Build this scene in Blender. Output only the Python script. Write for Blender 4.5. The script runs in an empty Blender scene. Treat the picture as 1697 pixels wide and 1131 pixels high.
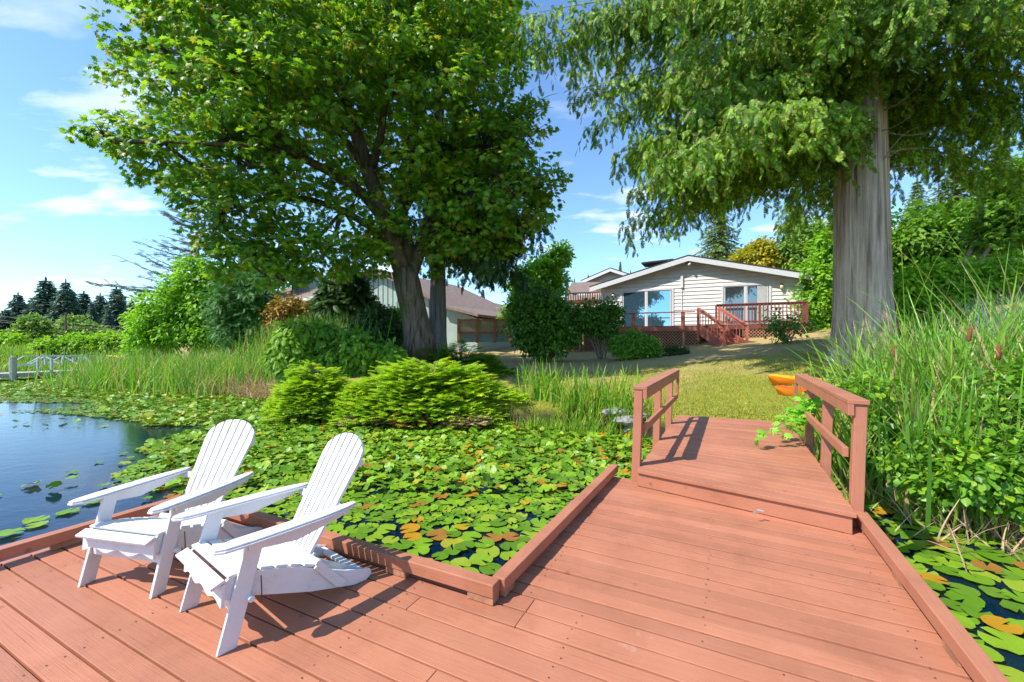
import bpy, math, random
import numpy as np
from mathutils import Vector, Matrix
random.seed(7); rng = np.random.default_rng(11)
R = math.radians
# ------------------------------------------------------------------ camera, sky, sun, exposure
sc = bpy.context.scene
COL = sc.collection
FPX, CX, CY, EYE = 707.0, 848.5, 566.0, 1.6      # focal length in photo pixels, optical centre, eye height over the dock
cam = bpy.data.cameras.new('camera'); cam.lens = 15.0; cam.sensor_width = 36; cam.clip_end = 3000; cam.clip_start = 0.05
co = bpy.data.objects.new('camera', cam); COL.objects.link(co)
co.location = (0, 0, EYE); co.rotation_euler = (R(90), 0, 0); sc.camera = co

SUN_EL = 50.0; SDX, SDY = -0.91, -0.42           # direction towards the sun in plan
az = math.atan2(SDX, SDY)                        # clockwise from +Y
W = bpy.data.worlds.new('World'); sc.world = W; W.use_nodes = True
nt = W.node_tree; nt.nodes.clear()
def N(t, tree=None, **kw):
    n = (tree or nt).nodes.new(t)
    for k, v in kw.items(): setattr(n, k, v)
    return n
out = N('ShaderNodeOutputWorld'); bg = N('ShaderNodeBackground'); sky = N('ShaderNodeTexSky', sky_type='NISHITA')
sky.sun_disc = False; sky.sun_elevation = R(SUN_EL); sky.sun_rotation = az
sky.air_density = 1.0; sky.dust_density = 0.25; sky.ozone_density = 2.2; sky.altitude = 50
bg.inputs['Strength'].default_value = 0.13
tc = N('ShaderNodeTexCoord'); sep = N('ShaderNodeSeparateXYZ'); nt.links.new(tc.outputs['Generated'], sep.inputs[0])
def M(op, a, b=None, tree=None, clamp=False):
    t = tree or nt; m = t.nodes.new('ShaderNodeMath'); m.operation = op; m.use_clamp = clamp
    for i, v in enumerate((a, b)):
        if v is None: continue
        if isinstance(v, (int, float)): m.inputs[i].default_value = v
        else: t.links.new(v, m.inputs[i])
    return m.outputs[0]
den = M('ADD', M('MAXIMUM', sep.outputs[2], 0.0), 0.16)
cmb = N('ShaderNodeCombineXYZ')
nt.links.new(M('DIVIDE', sep.outputs[0], den), cmb.inputs[0]); nt.links.new(M('DIVIDE', sep.outputs[1], den), cmb.inputs[1])
n1 = N('ShaderNodeTexNoise'); n1.inputs['Scale'].default_value = 2.4; n1.inputs['Detail'].default_value = 7; n1.inputs['Roughness'].default_value = 0.55
mp = N('ShaderNodeMapping'); mp.inputs['Scale'].default_value = (0.8, 1.5, 1); mp.inputs['Location'].default_value = (3.1, 1.2, 0.4)
nt.links.new(cmb.outputs[0], mp.inputs[0]); nt.links.new(mp.outputs[0], n1.inputs['Vector'])
cr = N('ShaderNodeValToRGB'); cr.color_ramp.elements[0].position = 0.54; cr.color_ramp.elements[1].position = 0.69
nt.links.new(n1.outputs['Fac'], cr.inputs[0])
low = M('SUBTRACT', 1.0, M('MULTIPLY', M('SUBTRACT', sep.outputs[2], 0.22), 2.6), clamp=True)
cfac = M('MULTIPLY', M('MULTIPLY', cr.outputs['Color'], low), 0.85, clamp=True)
mixc = N('ShaderNodeMix', data_type='RGBA'); mixc.inputs['B'].default_value = (6.6, 6.9, 7.3, 1)
tint = N('ShaderNodeMix', data_type='RGBA', blend_type='MULTIPLY'); tint.inputs['Factor'].default_value = 1.0
tint.inputs['B'].default_value = (.95, 1.16, 1.32, 1); nt.links.new(sky.outputs[0], tint.inputs['A']); nt.links.new(tint.outputs['Result'], mixc.inputs['A']); nt.links.new(cfac, mixc.inputs['Factor'])
nt.links.new(mixc.outputs['Result'], bg.inputs['Color']); nt.links.new(bg.outputs[0], out.inputs[0])

sun = bpy.data.lights.new('sun', 'SUN'); sun.energy = 4.1; sun.angle = R(0.55); sun.color = (1.0, 0.955, 0.88)
so = bpy.data.objects.new('sun', sun); COL.objects.link(so)
sd = Vector((SDX, SDY, math.hypot(SDX, SDY) * math.tan(R(SUN_EL)))).normalized()
so.rotation_euler = sd.to_track_quat('Z', 'Y').to_euler(); so.location = (0, 0, 30)
sc.view_settings.view_transform = 'Standard'; sc.view_settings.look = 'None'; sc.view_settings.exposure = 0.75; sc.view_settings.gamma = 1
sc.cycles.max_bounces = 6; sc.cycles.transparent_max_bounces = 8; sc.cycles.diffuse_bounces = 3; sc.cycles.glossy_bounces = 3
sc.cycles.use_denoising = True; sc.cycles.sample_clamp_indirect = 6
sc.cycles.caustics_reflective = False; sc.cycles.caustics_refractive = False

# ------------------------------------------------------------------ coordinates
def P(px, py, Y): return Vector(((px - CX) / FPX * Y, Y, EYE + (CY - py) / FPX * Y))
def G(px, py, z=0.0):
    Y = FPX * (EYE - z) / (py - CY); return Vector(((px - CX) / FPX * Y, Y, z))
TH = math.atan(352 / 707.0); S_, C_ = math.sin(TH), math.cos(TH)
def D(u, w, z=0.0): return Vector((u * S_ + w * C_, u * C_ - w * S_, z))       # dock grid: u along the walkway, w to its right
WATER = -0.42
def proj(p): return CX + FPX * p[0] / p[1], CY - FPX * (p[2] - EYE) / p[1]

# ------------------------------------------------------------------ materials
def mat(name):
    m = bpy.data.materials.new(name); m.use_nodes = True
    t = m.node_tree; return m, t, t.nodes['Principled BSDF']
def ramp(t, fac, stops, interp='LINEAR'):
    r = t.nodes.new('ShaderNodeValToRGB'); r.color_ramp.interpolation = interp
    e = r.color_ramp.elements
    while len(e) < len(stops): e.new(0.5)
    for i, (p, c) in enumerate(stops): e[i].position = p; e[i].color = (*c, 1) if len(c) == 3 else c
    t.links.new(fac, r.inputs[0]); return r.outputs[0]
def noise(t, scale, detail=3, vec=None, rough=0.55, mapping=None, rot=0.0, coord='Object'):
    n = t.nodes.new('ShaderNodeTexNoise'); n.inputs['Scale'].default_value = scale; n.inputs['Detail'].default_value = detail
    n.inputs['Roughness'].default_value = rough
    if vec is None:
        c = t.nodes.new('ShaderNodeTexCoord'); vec = c.outputs[coord]
    if mapping:
        if rot:
            m0 = t.nodes.new('ShaderNodeMapping'); m0.inputs['Rotation'].default_value = (0, 0, rot); t.links.new(vec, m0.inputs[0]); vec = m0.outputs[0]
        m = t.nodes.new('ShaderNodeMapping'); m.inputs['Scale'].default_value = mapping
        t.links.new(vec, m.inputs[0]); vec = m.outputs[0]
    t.links.new(vec, n.inputs['Vector']); return n.outputs['Fac']
def mix(t, f, a, b, mode='MIX'):
    m = t.nodes.new('ShaderNodeMix'); m.data_type = 'RGBA'; m.blend_type = mode
    for key, v in (('Factor', f), ('A', a), ('B', b)):
        s = m.inputs[key]
        if isinstance(v, (int, float)): s.default_value = v
        elif isinstance(v, tuple): s.default_value = (*v, 1) if len(v) == 3 else v
        else: t.links.new(v, s)
    return m.outputs['Result']
def bump(t, b, h, strength=0.3, dist=0.01):
    n = t.nodes.new('ShaderNodeBump'); n.inputs['Strength'].default_value = strength; n.inputs['Distance'].default_value = dist
    t.links.new(h, n.inputs['Height']); t.links.new(n.outputs[0], b.inputs['Normal'])
def island(t):
    g = t.nodes.new('ShaderNodeNewGeometry'); return g.outputs['Random Per Island']

LEAF_GAIN = 1.55
def leaf_mat(name, cols, trans=0.35, rough=0.5, clump=0.0, spec=0.35, tcol=1.5, warm=(1.25, 1.15, 0.5)):
    """cols: list of colours picked at random per leaf; clump: blend by a slow noise towards lighter/yellower"""
    m, t, b = mat(name); cols = [tuple(min(.6, x * LEAF_GAIN) for x in c) for c in cols]
    n = len(cols); stops = [(i / max(1, n), c) for i, c in enumerate(cols)]
    c = ramp(t, island(t), stops, 'CONSTANT' if n > 4 else 'LINEAR')
    if clump:
        f = noise(t, clump, 3)
        c = mix(t, ramp(t, f, [(0.42, (0, 0, 0)), (0.62, (0.8, 0.8, 0.8))]), c, mix(t, 1.0, c, warm, 'MULTIPLY'))
    t.links.new(c, b.inputs['Base Color']); b.inputs['Roughness'].default_value = rough
    b.inputs['Specular IOR Level'].default_value = spec
    tr = t.nodes.new('ShaderNodeBsdfTranslucent')
    t.links.new(mix(t, 1.0, c, (tcol, tcol * 1.05, tcol * 0.6), 'MULTIPLY'), tr.inputs['Color'])
    ms = t.nodes.new('ShaderNodeMixShader'); ms.inputs[0].default_value = trans
    t.links.new(b.outputs[0], ms.inputs[1]); t.links.new(tr.outputs[0], ms.inputs[2])
    t.links.new(ms.outputs[0], t.nodes['Material Output'].inputs['Surface'])
    return m
def plain(name, col, rough=0.6, metal=0.0, var=0.12, scale=6.0, bmp=0.0, spec=0.5):
    m, t, b = mat(name)
    f = noise(t, scale, 5)
    c = ramp(t, f, [(0.3, tuple(max(0, x * (1 - var)) for x in col)), (0.7, tuple(min(1, x * (1 + var)) for x in col))])
    t.links.new(c, b.inputs['Base Color']); b.inputs['Roughness'].default_value = rough; b.inputs['Metallic'].default_value = metal
    b.inputs['Specular IOR Level'].default_value = spec
    if bmp: bump(t, b, noise(t, scale * 6, 4), bmp)
    return m
def painted_wood(name, col, rot, along='x', wear=0.5, isl=0.10):
    """terracotta deck stain: grain runs along local x after turning by rot"""
    m, t, b = mat(name)
    sx = (1.2, 55, 55) if along == 'x' else (55, 55, 1.2)
    g = noise(t, 3.0, 6, mapping=sx, rot=rot)
    f = noise(t, 2.2, 5)
    base = ramp(t, f, [(0.3, tuple(x * 0.92 for x in col)), (0.5, col), (0.72, tuple(min(1, x * 1.07 + 0.008) for x in col))])
    r = island(t)
    base = mix(t, 1.0, base, ramp(t, r, [(0, (1 - isl,) * 3), (1, (1 + isl, 1 + isl * 0.8, 1 + isl * 0.7))]), 'MULTIPLY')
    base = mix(t, 1.0, base, ramp(t, g, [(0.30, (0.90, 0.87, 0.86)), (0.5, (1, 1, 1)), (0.8, (1.04, 1.05, 1.05))]), 'MULTIPLY')
    # fine drying cracks along the grain
    ck = noise(t, 5.0, 8, mapping=(0.35, 34, 34) if along == 'x' else (34, 34, 0.35), rot=rot, rough=0.7)
    base = mix(t, ramp(t, ck, [(0.325, (0.9, 0.9, 0.9)), (0.36, (0, 0, 0))]), base, (0.10, 0.035, 0.025))
    # knots and scuffs
    kn = t.nodes.new('ShaderNodeTexVoronoi'); kn.inputs['Scale'].default_value = 2.3
    tcn = t.nodes.new('ShaderNodeTexCoord'); t.links.new(tcn.outputs['Object'], kn.inputs['Vector'])
    base = mix(t, ramp(t, kn.outputs['Distance'], [(0.02, (0.55, 0.55, 0.55)), (0.06, (0, 0, 0))]), base, (0.20, 0.06, 0.035))
    pt = noise(t, 1.3, 8, rough=0.75)
    base = mix(t, ramp(t, pt, [(0.655, (0, 0, 0)), (0.74, (wear, wear, wear))]), base, (0.60, 0.40, 0.32))
    dk = noise(t, .8, 7, rough=.8, mapping=(1.3, 1, 1))
    base = mix(t, 1.0, base, ramp(t, dk, [(0.36, (0.88, 0.85, 0.84)), (0.5, (1, 1, 1))]), 'MULTIPLY')
    t.links.new(base, b.inputs['Base Color']); b.inputs['Roughness'].default_value = 0.55
    b.inputs['Specular IOR Level'].default_value = 0.35
    h = M('ADD', M('MULTIPLY', g, 0.6, tree=t), M('MULTIPLY', ck, 0.5, tree=t), tree=t)
    bump(t, b, h, 0.5, 0.006)
    return m
RED = (0.43, 0.170, 0.095)
MAT = {}
MAT['deck'] = painted_wood('terracotta_deck_stain', RED, TH)
MAT['rail'] = painted_wood('terracotta_rail_stain', (0.44, 0.174, 0.100), TH - math.pi / 2, wear=0.25, isl=0.05)
MAT['post'] = painted_wood('terracotta_post_stain', (0.44, 0.174, 0.100), 0, along='z', wear=0.25, isl=0.05)
MAT['barewood'] = plain('bare_block_wood', (0.36, 0.17, 0.09), 0.8, var=0.3, scale=20)
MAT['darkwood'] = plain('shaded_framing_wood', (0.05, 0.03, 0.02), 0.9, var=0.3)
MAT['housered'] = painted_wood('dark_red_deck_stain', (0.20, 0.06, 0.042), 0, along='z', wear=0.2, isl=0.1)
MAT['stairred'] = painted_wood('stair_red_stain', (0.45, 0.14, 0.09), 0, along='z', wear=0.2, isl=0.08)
MAT['lattice'] = plain('lattice_tan_stain', (0.42, 0.22, 0.13), 0.8, var=0.2, scale=10)
def white_paint():
    m, t, b = mat('white_chair_paint')
    f = noise(t, 9, 6, rough=0.7); g = noise(t, 4, 5, mapping=(18, 1.5, 18))
    c = ramp(t, f, [(0.25, (0.52, 0.515, 0.50)), (0.42, (0.68, 0.68, 0.68)), (0.7, (0.73, 0.73, 0.73))])
    c = mix(t, ramp(t, noise(t, 60, 3), [(0.70, (0, 0, 0)), (0.75, (0.5, 0.5, 0.5))]), c, (0.45, 0.42, 0.38))
    t.links.new(c, b.inputs['Base Color']); b.inputs['Roughness'].default_value = 0.42
    bump(t, b, g, 0.25, 0.004); return m
MAT['white'] = white_paint()
MAT['screw'] = plain('weathered_screw_steel', (0.18, 0.17, 0.16), 0.5, 0.8)
MAT['chain'] = plain('rusty_chain_steel', (0.16, 0.09, 0.05), 0.6, 0.6)
MAT['trim'] = plain('white_trim_paint', (0.62, 0.62, 0.61), 0.5, var=0.05)
MAT['siding'] = plain('cream_lap_siding', (0.70, 0.68, 0.62), 0.6, var=0.06, scale=3)
MAT['soffit'] = plain('soffit_paint', (0.60, 0.56, 0.48), 0.7, var=0.05)
MAT['sage'] = plain('sage_board_siding', (0.30, 0.38, 0.34), 0.7, var=0.1, scale=3)
MAT['batten'] = plain('sage_batten_paint', (0.12, 0.16, 0.14), 0.7)
MAT['concrete'] = plain('grey_concrete', (0.4, 0.4, 0.38), 0.9, var=0.2)
MAT['metal'] = plain('galvanised_metal', (0.55, 0.56, 0.56), 0.4, 0.7)
MAT['weathered'] = plain('weathered_grey_wood', (0.42, 0.40, 0.37), 0.85, var=0.25, scale=8)
MAT['pile'] = plain('wet_pile_wood', (0.09, 0.07, 0.05), 0.8, var=0.3)
MAT['cattail'] = plain('cattail_head_brown', (0.20, 0.06, 0.02), 0.9, var=0.2, scale=30)
MAT['lampglass'] = plain('amber_lamp_glass', (0.75, 0.62, 0.42), 0.3)
MAT['black'] = plain('dark_metal', (0.03, 0.03, 0.03), 0.5, 0.4)
MAT['curtain'] = plain('curtain_cloth', (0.55, 0.53, 0.46), 0.9)
MAT['fencered'] = plain('orange_fence_wood', (0.46, 0.17, 0.07), 0.8, var=0.2)
MAT['fencescreen'] = plain('tan_fence_screen', (0.50, 0.32, 0.18), 0.9, var=0.25, scale=14)
def shingle(name, col):
    m, t, b = mat(name)
    w = t.nodes.new('ShaderNodeTexBrick'); w.inputs['Scale'].default_value = 3.0
    w.inputs['Color1'].default_value = (*col, 1); w.inputs['Color2'].default_value = (*[x * 0.65 for x in col], 1); w.inputs['Mortar'].default_value = (*[x * 0.4 for x in col], 1)
    w.inputs['Mortar Size'].default_value = 0.02
    tcn = t.nodes.new('ShaderNodeTexCoord'); t.links.new(tcn.outputs['Object'], w.inputs['Vector'])
    t.links.new(mix(t, 0.4, w.outputs['Color'], ramp(t, noise(t, 3, 5), [(0.3, tuple(x * 0.6 for x in col)), (0.7, tuple(x * 1.3 for x in col))])), b.inputs['Base Color'])
    b.inputs['Roughness'].default_value = 0.9; return m
MAT['shingle_dark'] = shingle('dark_shingles', (0.045, 0.043, 0.045))
MAT['shingle_brown'] = shingle('brown_shingles', (0.26, 0.18, 0.14))
def glass(name, col, metal):
    m, t, b = mat(name)
    b.inputs['Base Color'].default_value = (*col, 1); b.inputs['Metallic'].default_value = metal; b.inputs['Roughness'].default_value = 0.03
    bump(t, b, noise(t, 1.5, 2), 0.05, 0.01); return m
MAT['glass'] = glass('window_glass_sky_tint', (0.22, 0.42, 0.60), 0.85)  # blue of the reflected sky is put into the pane colour
MAT['glass_dark'] = glass('window_glass_dark', (0.20, 0.24, 0.27), 0.8)

def bark(name, c1, c2, moss=None, vs=10, zs=1.2, strength=0.8, dist=0.05):
    m, t, b = mat(name)
    g = noise(t, 1.0, 8, mapping=(vs, vs, zs), rough=0.65)
    f = noise(t, 1.4, 4)
    c = ramp(t, g, [(0.36, c1), (0.52, c2), (0.66, tuple(min(1, x * 1.35) for x in c2))])
    c = mix(t, ramp(t, f, [(0.4, (0, 0, 0)), (0.7, (0.5, 0.5, 0.5))]), c, tuple(x * 0.7 for x in c2))
    if moss: c = mix(t, ramp(t, noise(t, 1.1, 6, rough=0.7), [(0.50, (0, 0, 0)), (0.62, (0.85, 0.85, 0.85))]), c, moss)
    t.links.new(c, b.inputs['Base Color']); b.inputs['Roughness'].default_value = 0.92; b.inputs['Specular IOR Level'].default_value = 0.15
    bump(t, b, g, strength, dist); return m
MAT['bark_maple'] = bark('mossy_maple_bark', (0.045, 0.03, 0.02), (0.16, 0.115, 0.08), moss=(0.06, 0.075, 0.012))
MAT['bark_cedar'] = bark('stringy_cedar_bark', (0.20, 0.125, 0.085), (0.56, 0.43, 0.335), vs=11, zs=0.45, strength=1.0, dist=0.06)
MAT['bark_grey'] = bark('grey_conifer_bark', (0.06, 0.05, 0.045), (0.19, 0.17, 0.15), vs=9, zs=0.6)
MAT['twig'] = bark('pale_twig_bark', (0.16, 0.12, 0.08), (0.34, 0.28, 0.2), vs=20, zs=6)

# ------------------------------------------------------------------ object helpers
def tag(o, label=None, cat=None, group=None, kind=None):
    if label: o['label'] = label
    if cat: o['category'] = cat
    if group: o['group'] = group
    if kind: o['kind'] = kind
    return o
def thing(name, label, cat, loc=(0, 0, 0), group=None, rz=0.0):
    o = bpy.data.objects.new(name, None); COL.objects.link(o); o.location = loc; o.rotation_euler = (0, 0, rz)
    o.empty_display_size = 0.2
    return tag(o, label, cat, group)
def link_mesh(me, name, m, parent=None, loc=None):
    o = bpy.data.objects.new(name, me); COL.objects.link(o)
    if m is not None: me.materials.append(m)
    if parent is not None: o.parent = parent
    if loc is not None: o.location = loc
    return o
def copy_tree(o, parent=None):
    c = o.copy(); COL.objects.link(c); c.parent = parent
    for ch in [x for x in bpy.data.objects if x.parent == o]: copy_tree(ch, c)
    return c
class MB:
    def __init__(s): s.v = []; s.f = []
    def add(s, vs, fs):
        n = len(s.v); s.v += [tuple(v) for v in vs]; s.f += [tuple(i + n for i in f) for f in fs]; return s
    def hexa(s, b, t):          # b, t: 4 bottom + 4 top points, counter-clockwise from above
        return s.add(list(b) + list(t), [(3, 2, 1, 0), (4, 5, 6, 7), (0, 1, 5, 4), (1, 2, 6, 5), (2, 3, 7, 6), (3, 0, 4, 7)])
    def slab(s, q, z0, z1):     # q: 4 plan points
        return s.hexa([(p[0], p[1], z0) for p in q], [(p[0], p[1], z1) for p in q])
    def box(s, c, size, M3=None):
        c = Vector(c); h = Vector(size) / 2; M3 = M3 or Matrix.Identity(3)
        cr = [(-1, -1), (1, -1), (1, 1), (-1, 1)]
        return s.hexa([c + M3 @ Vector((x * h.x, y * h.y, -h.z)) for x, y in cr], [c + M3 @ Vector((x * h.x, y * h.y, h.z)) for x, y in cr])
    def beam(s, a, b, w, h, up=(0, 0, 1)):   # beam from a to b, w across, h along 'up'
        a, b = Vector(a), Vector(b); d = (b - a).normalized(); sd_ = d.cross(Vector(up)).normalized(); u = sd_.cross(d).normalized()
        q = lambda p: [p - sd_ * w / 2 - u * h / 2, p + sd_ * w / 2 - u * h / 2, p + sd_ * w / 2 + u * h / 2, p - sd_ * w / 2 + u * h / 2]
        return s.hexa(q(b), q(a))
    def prism(s, pts, off):     # polygon pts (3D) extruded by off
        n = len(pts); off = Vector(off); p = [Vector(x) for x in pts]
        return s.add(p + [x + off for x in p], [tuple(range(n - 1, -1, -1)), tuple(range(n, 2 * n))] + [(i, (i + 1) % n, n + (i + 1) % n, n + i) for i in range(n)])
    def tube(s, pts, rad, n=8, wob=0.0, cap=True):
        pts = [Vector(p) for p in pts]; rings = []; up = Vector((0.13, 0.98, 0.1)).normalized(); base = len(s.v)
        ph = random.random() * 6
        for i, p in enumerate(pts):
            d = (pts[min(i + 1, len(pts) - 1)] - pts[max(i - 1, 0)]).normalized()
            x = d.cross(up); x = x.normalized() if x.length > 1e-4 else Vector((1, 0, 0)); y = d.cross(x).normalized()
            r = rad[i] if hasattr(rad, '__len__') else rad
            for k in range(n):
                a = 2 * math.pi * k / n; rr = r * (1 + wob * math.sin(3 * a + ph + i * 0.35) + wob * 0.6 * math.sin(5 * a - ph + i * 0.2) + (wob * .4 * math.sin(11 * a + ph + i * .15) if n > 24 else 0))
                s.v.append(tuple(p + x * math.cos(a) * rr + y * math.sin(a) * rr))
        for i in range(len(pts) - 1):
            for k in range(n):
                a = base + i * n + k; b = base + i * n + (k + 1) % n; s.f.append((a, b, b + n, a + n))
        if cap: s.f.append(tuple(base + k for k in range(n - 1, -1, -1))); s.f.append(tuple(base + (len(pts) - 1) * n + k for k in range(n)))
        return s
    def build(s, name, m, parent=None, world=True, smooth=False, bevel=0.0):
        me = bpy.data.meshes.new(name); off = Vector((0, 0, 0))
        if parent is not None and world:
            off = Vector(parent.location); q = parent.parent
            while q is not None: off += Vector(q.location); q = q.parent
        me.from_pydata([tuple(Vector(v) - off) for v in s.v], [], s.f)
        import bmesh as bm_
        b = bm_.new(); b.from_mesh(me); bm_.ops.recalc_face_normals(b, faces=b.faces); b.to_mesh(me); b.free()
        if smooth: me.polygons.foreach_set('use_smooth', [True] * len(me.polygons))
        o = link_mesh(me, name, m, parent)
        if bevel:
            md = o.modifiers.new('bevel', 'BEVEL'); md.width = bevel; md.segments = 2; md.limit_method = 'ANGLE'; md.angle_limit = R(40)
        return o
# numpy scatter of small leaf-like pieces into ONE mesh
def norm(a): return a / np.maximum(1e-9, np.linalg.norm(a, axis=-1, keepdims=True))
def frames(d, nrm):
    d = norm(d); x = norm(np.cross(d, nrm)); z = np.cross(x, d); return np.stack([x, d, z], axis=-1)
def leaves_mesh(name, tv, tf, pos, Rm, scl, m, parent=None, kindtag=None, off=None):
    pos = np.asarray(pos, float); n = len(pos); k = len(tv)
    if isinstance(tv, list): tv = np.array(tv, float)
    if np.ndim(scl) == 1: scl = np.repeat(np.asarray(scl)[:, None], 3, 1)
    L = tv[None] * scl[:, None, :]
    V = np.einsum('nij,nkj->nki', Rm, L) + pos[:, None, :]
    o_ = np.zeros(3)
    q = parent
    while q is not None: o_ += np.array(q.location); q = q.parent
    V = (V - o_).reshape(-1, 3)
    tf = np.array(tf); Fc = (tf[None] + (np.arange(n) * k)[:, None, None]).reshape(-1, 3)
    me = bpy.data.meshes.new(name); me.vertices.add(len(V)); me.vertices.foreach_set('co', V.astype(np.float32).ravel())
    me.loops.add(Fc.size); me.loops.foreach_set('vertex_index', Fc.ravel().astype(np.int32))
    me.polygons.add(len(Fc)); me.polygons.foreach_set('loop_start', np.arange(0, Fc.size, 3, dtype=np.int32))
    me.update(calc_edges=True)
    return link_mesh(me, name, m, parent)
# templates (unit length along +y, flat in xy, z is the upper side)
def T_maple():
    pr = [(0, 0), (-.10, .12), (-.42, .02), (-.30, .22), (-.62, .42), (-.34, .44), (-.30, .78), (-.13, .60), (0, 1.0), (.13, .60), (.30, .78), (.34, .44), (.62, .42), (.30, .22), (.42, .02), (.10, .12)]
    v = [(0, .36, .05)] + [(x, y, -.22 * abs(x) - .12 * y * y) for x, y in pr]; n = len(pr)
    return v, [(0, 1 + i, 1 + (i + 1) % n) for i in range(n)]
def T_oval(w=.28, fold=.12):
    v = [(0, 0, 0), (-w * .8, .28, fold), (-w, .55, fold * .8), (-w * .5, .84, 0), (0, 1, -.12), (w * .5, .84, 0), (w, .55, fold * .8), (w * .8, .28, fold), (0, .5, -.02)]
    return v, [(8, i, (i + 1) % 8) for i in range(8)]
def T_frond(pairs=5, w=.33, lw=.07, droop=.18):
    v = []; f = []
    def leaf(b, tip, wd):
        bx, by, bz = b; tx, ty, tz = tip; dx, dy = tx - bx, ty - by; l = math.hypot(dx, dy); nx, ny = -dy / l * wd, dx / l * wd
        mx, my, mz = bx + dx * .5, by + dy * .5, (bz + tz) / 2
        i = len(v); v.extend([(bx, by, bz), (mx + nx, my + ny, mz), (tx, ty, tz), (mx - nx, my - ny, mz)]); f.extend([(i, i + 1, i + 2), (i, i + 2, i + 3)])
    for k in range(pairs):
        y = .06 + .8 * k / pairs; l = w * (1 - .55 * k / pairs) * (1.0 if k else .75)
        for s in (-1, 1): leaf((0, y, -droop * y * y), (s * l * .85, y + l * .75, -droop * (y + l) ** 2 - .05), lw)
    leaf((0, 0, 0), (0, 1, -droop), lw * .8)
    return v, f
def T_needle(pairs=7):
    return T_frond(pairs, .22, .028, .05)
def T_blade(bend=.3, segs=5, w=.5):
    v = []; f = []
    for i in range(segs + 1):
        t = i / segs; ww = w * (1 - t) ** .6 * (0.75 + .25 * min(1, t * 4)); y = t * (1 - .25 * bend * t); z = bend * t * t
        v += [(-ww / 2, y, z), (ww / 2, y, z)]
    for i in range(segs):
        a = 2 * i; f += [(a, a + 1, a + 3), (a, a + 3, a + 2)]
    return v, f
def rand_unit(n):
    a = rng.normal(size=(n, 3)); return norm(a)
# foliage on a union of ellipsoids: leaf clumps gathered in the outer shell, some inside
def foliage(blobs, n, size, clump_r=0.3, per=24, shell=(0.55, 1.05), up=0.5, flat=0.6, dome=True):
    """blobs: (centre, rx, ry, rz). returns positions, directions, normals"""
    wts = np.array([(b[1] * b[3] + b[2] * b[3] + b[1] * b[2]) for b in blobs]); wts = wts / wts.sum()
    Ps, Ds, Ns = [], [], []
    for (c, rx, ry, rz), w in zip(blobs, wts):
        m = max(3, int(n * w / per)); c = np.array(c)
        u = rand_unit(m); rr = (shell[0] ** 3 + rng.random(m) * (shell[1] ** 3 - shell[0] ** 3)) ** (1 / 3)
        rad = np.array([rx, ry, rz]); cc = c + u * rad * rr[:, None]
        out_ = norm(u / rad)
        k = per; loc = rand_unit(m * k).reshape(m, k, 3) * (rng.random((m, k, 1)) ** .45) * clump_r * (0.6 + 0.8 * rng.random((m, 1, 1)))
        if dome: loc[..., 2] *= flat
        p = cc[:, None, :] + loc
        nn = norm(norm(loc) * 0.7 + out_[:, None, :] * 0.8 + np.array([0, 0, up]) + rng.normal(size=p.shape) * .35)
        dd = norm(norm(loc) * 0.8 + out_[:, None, :] * .6 + rng.normal(size=p.shape) * .5 + np.array([0, 0, -.45]))
        Ps.append(p.reshape(-1, 3)); Ds.append(dd.reshape(-1, 3)); Ns.append(nn.reshape(-1, 3))
    return np.concatenate(Ps), np.concatenate(Ds), np.concatenate(Ns)
def leafy(name, blobs, n, size, tmpl, m, parent, var=.35, **kw):
    p, d, nn = foliage(blobs, n, size, **kw)
    s = size * (1 - var + 2 * var * rng.random(len(p)))
    return leaves_mesh(name, tmpl[0], tmpl[1], p, frames(d, nn), s, m, parent)
def pxblobs(lst, Y):
    """(px, py, rpx[, dY[, squash]]) -> world ellipsoids about depth Y"""
    out = []
    for e in lst:
        px, py, r = e[:3]; dY = e[3] if len(e) > 3 else 0; dY = dY * (.75 if dY < 0 else .6); sq = e[4] if len(e) > 4 else .85
        rr = r * (Y + dY) / FPX; out.append((tuple(P(px, py, Y + dY)), rr, rr, rr * sq))
    return out

LM = {}
LM['maple'] = leaf_mat('maple_leaf', [(.065, .14, .014), (.10, .195, .016), (.15, .26, .018), (.07, .155, .03), (.19, .29, .02), (.11, .21, .014), (.19, .18, .02)], .45, clump=.55, rough=.42)
LM['cedar'] = leaf_mat('cedar_spray', [(.05, .12, .010), (.085, .18, .014), (.14, .25, .018), (.06, .13, .015), (.19, .30, .02), (.13, .11, .03)], .30, clump=.5, rough=.55)
LM['cedar_dark'] = leaf_mat('dark_cedar_spray', [(.02, .05, .012), (.03, .07, .015), (.04, .085, .015)], .25)
LM['juniper'] = leaf_mat('golden_juniper', [(.14, .25, .015), (.20, .33, .02), (.25, .37, .02), (.17, .29, .015), (.36, .42, .025)], .40, clump=1.2, rough=.6)
LM['cypress'] = leaf_mat('thread_cypress', [(.05, .13, .012), (.08, .18, .015), (.12, .24, .02)], .3, clump=1.0, rough=.6)
LM['bright'] = leaf_mat('bright_shrub_leaf', [(.09, .20, .015), (.14, .28, .02), (.19, .33, .025), (.11, .23, .015)], .40, clump=.8)
LM['rhodo'] = leaf_mat('rhododendron_leaf', [(.035, .09, .012), (.05, .13, .015), (.08, .18, .02)], .22, rough=.35, clump=1.0)
LM['azalea'] = leaf_mat('azalea_leaf', [(.06, .15, .015), (.09, .22, .02), (.12, .26, .02)], .3)
LM['dark'] = leaf_mat('dark_shrub_leaf', [(.02, .05, .012), (.03, .07, .015), (.045, .09, .02)], .2)
LM['hill'] = leaf_mat('hillside_leaf', [(.04, .11, .012), (.07, .16, .015), (.11, .21, .02)], .35, clump=.4)
LM['olive'] = leaf_mat('olive_orange_leaf', [(.20, .20, .015), (.28, .24, .015), (.34, .25, .015), (.16, .19, .015)], .35)
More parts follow.
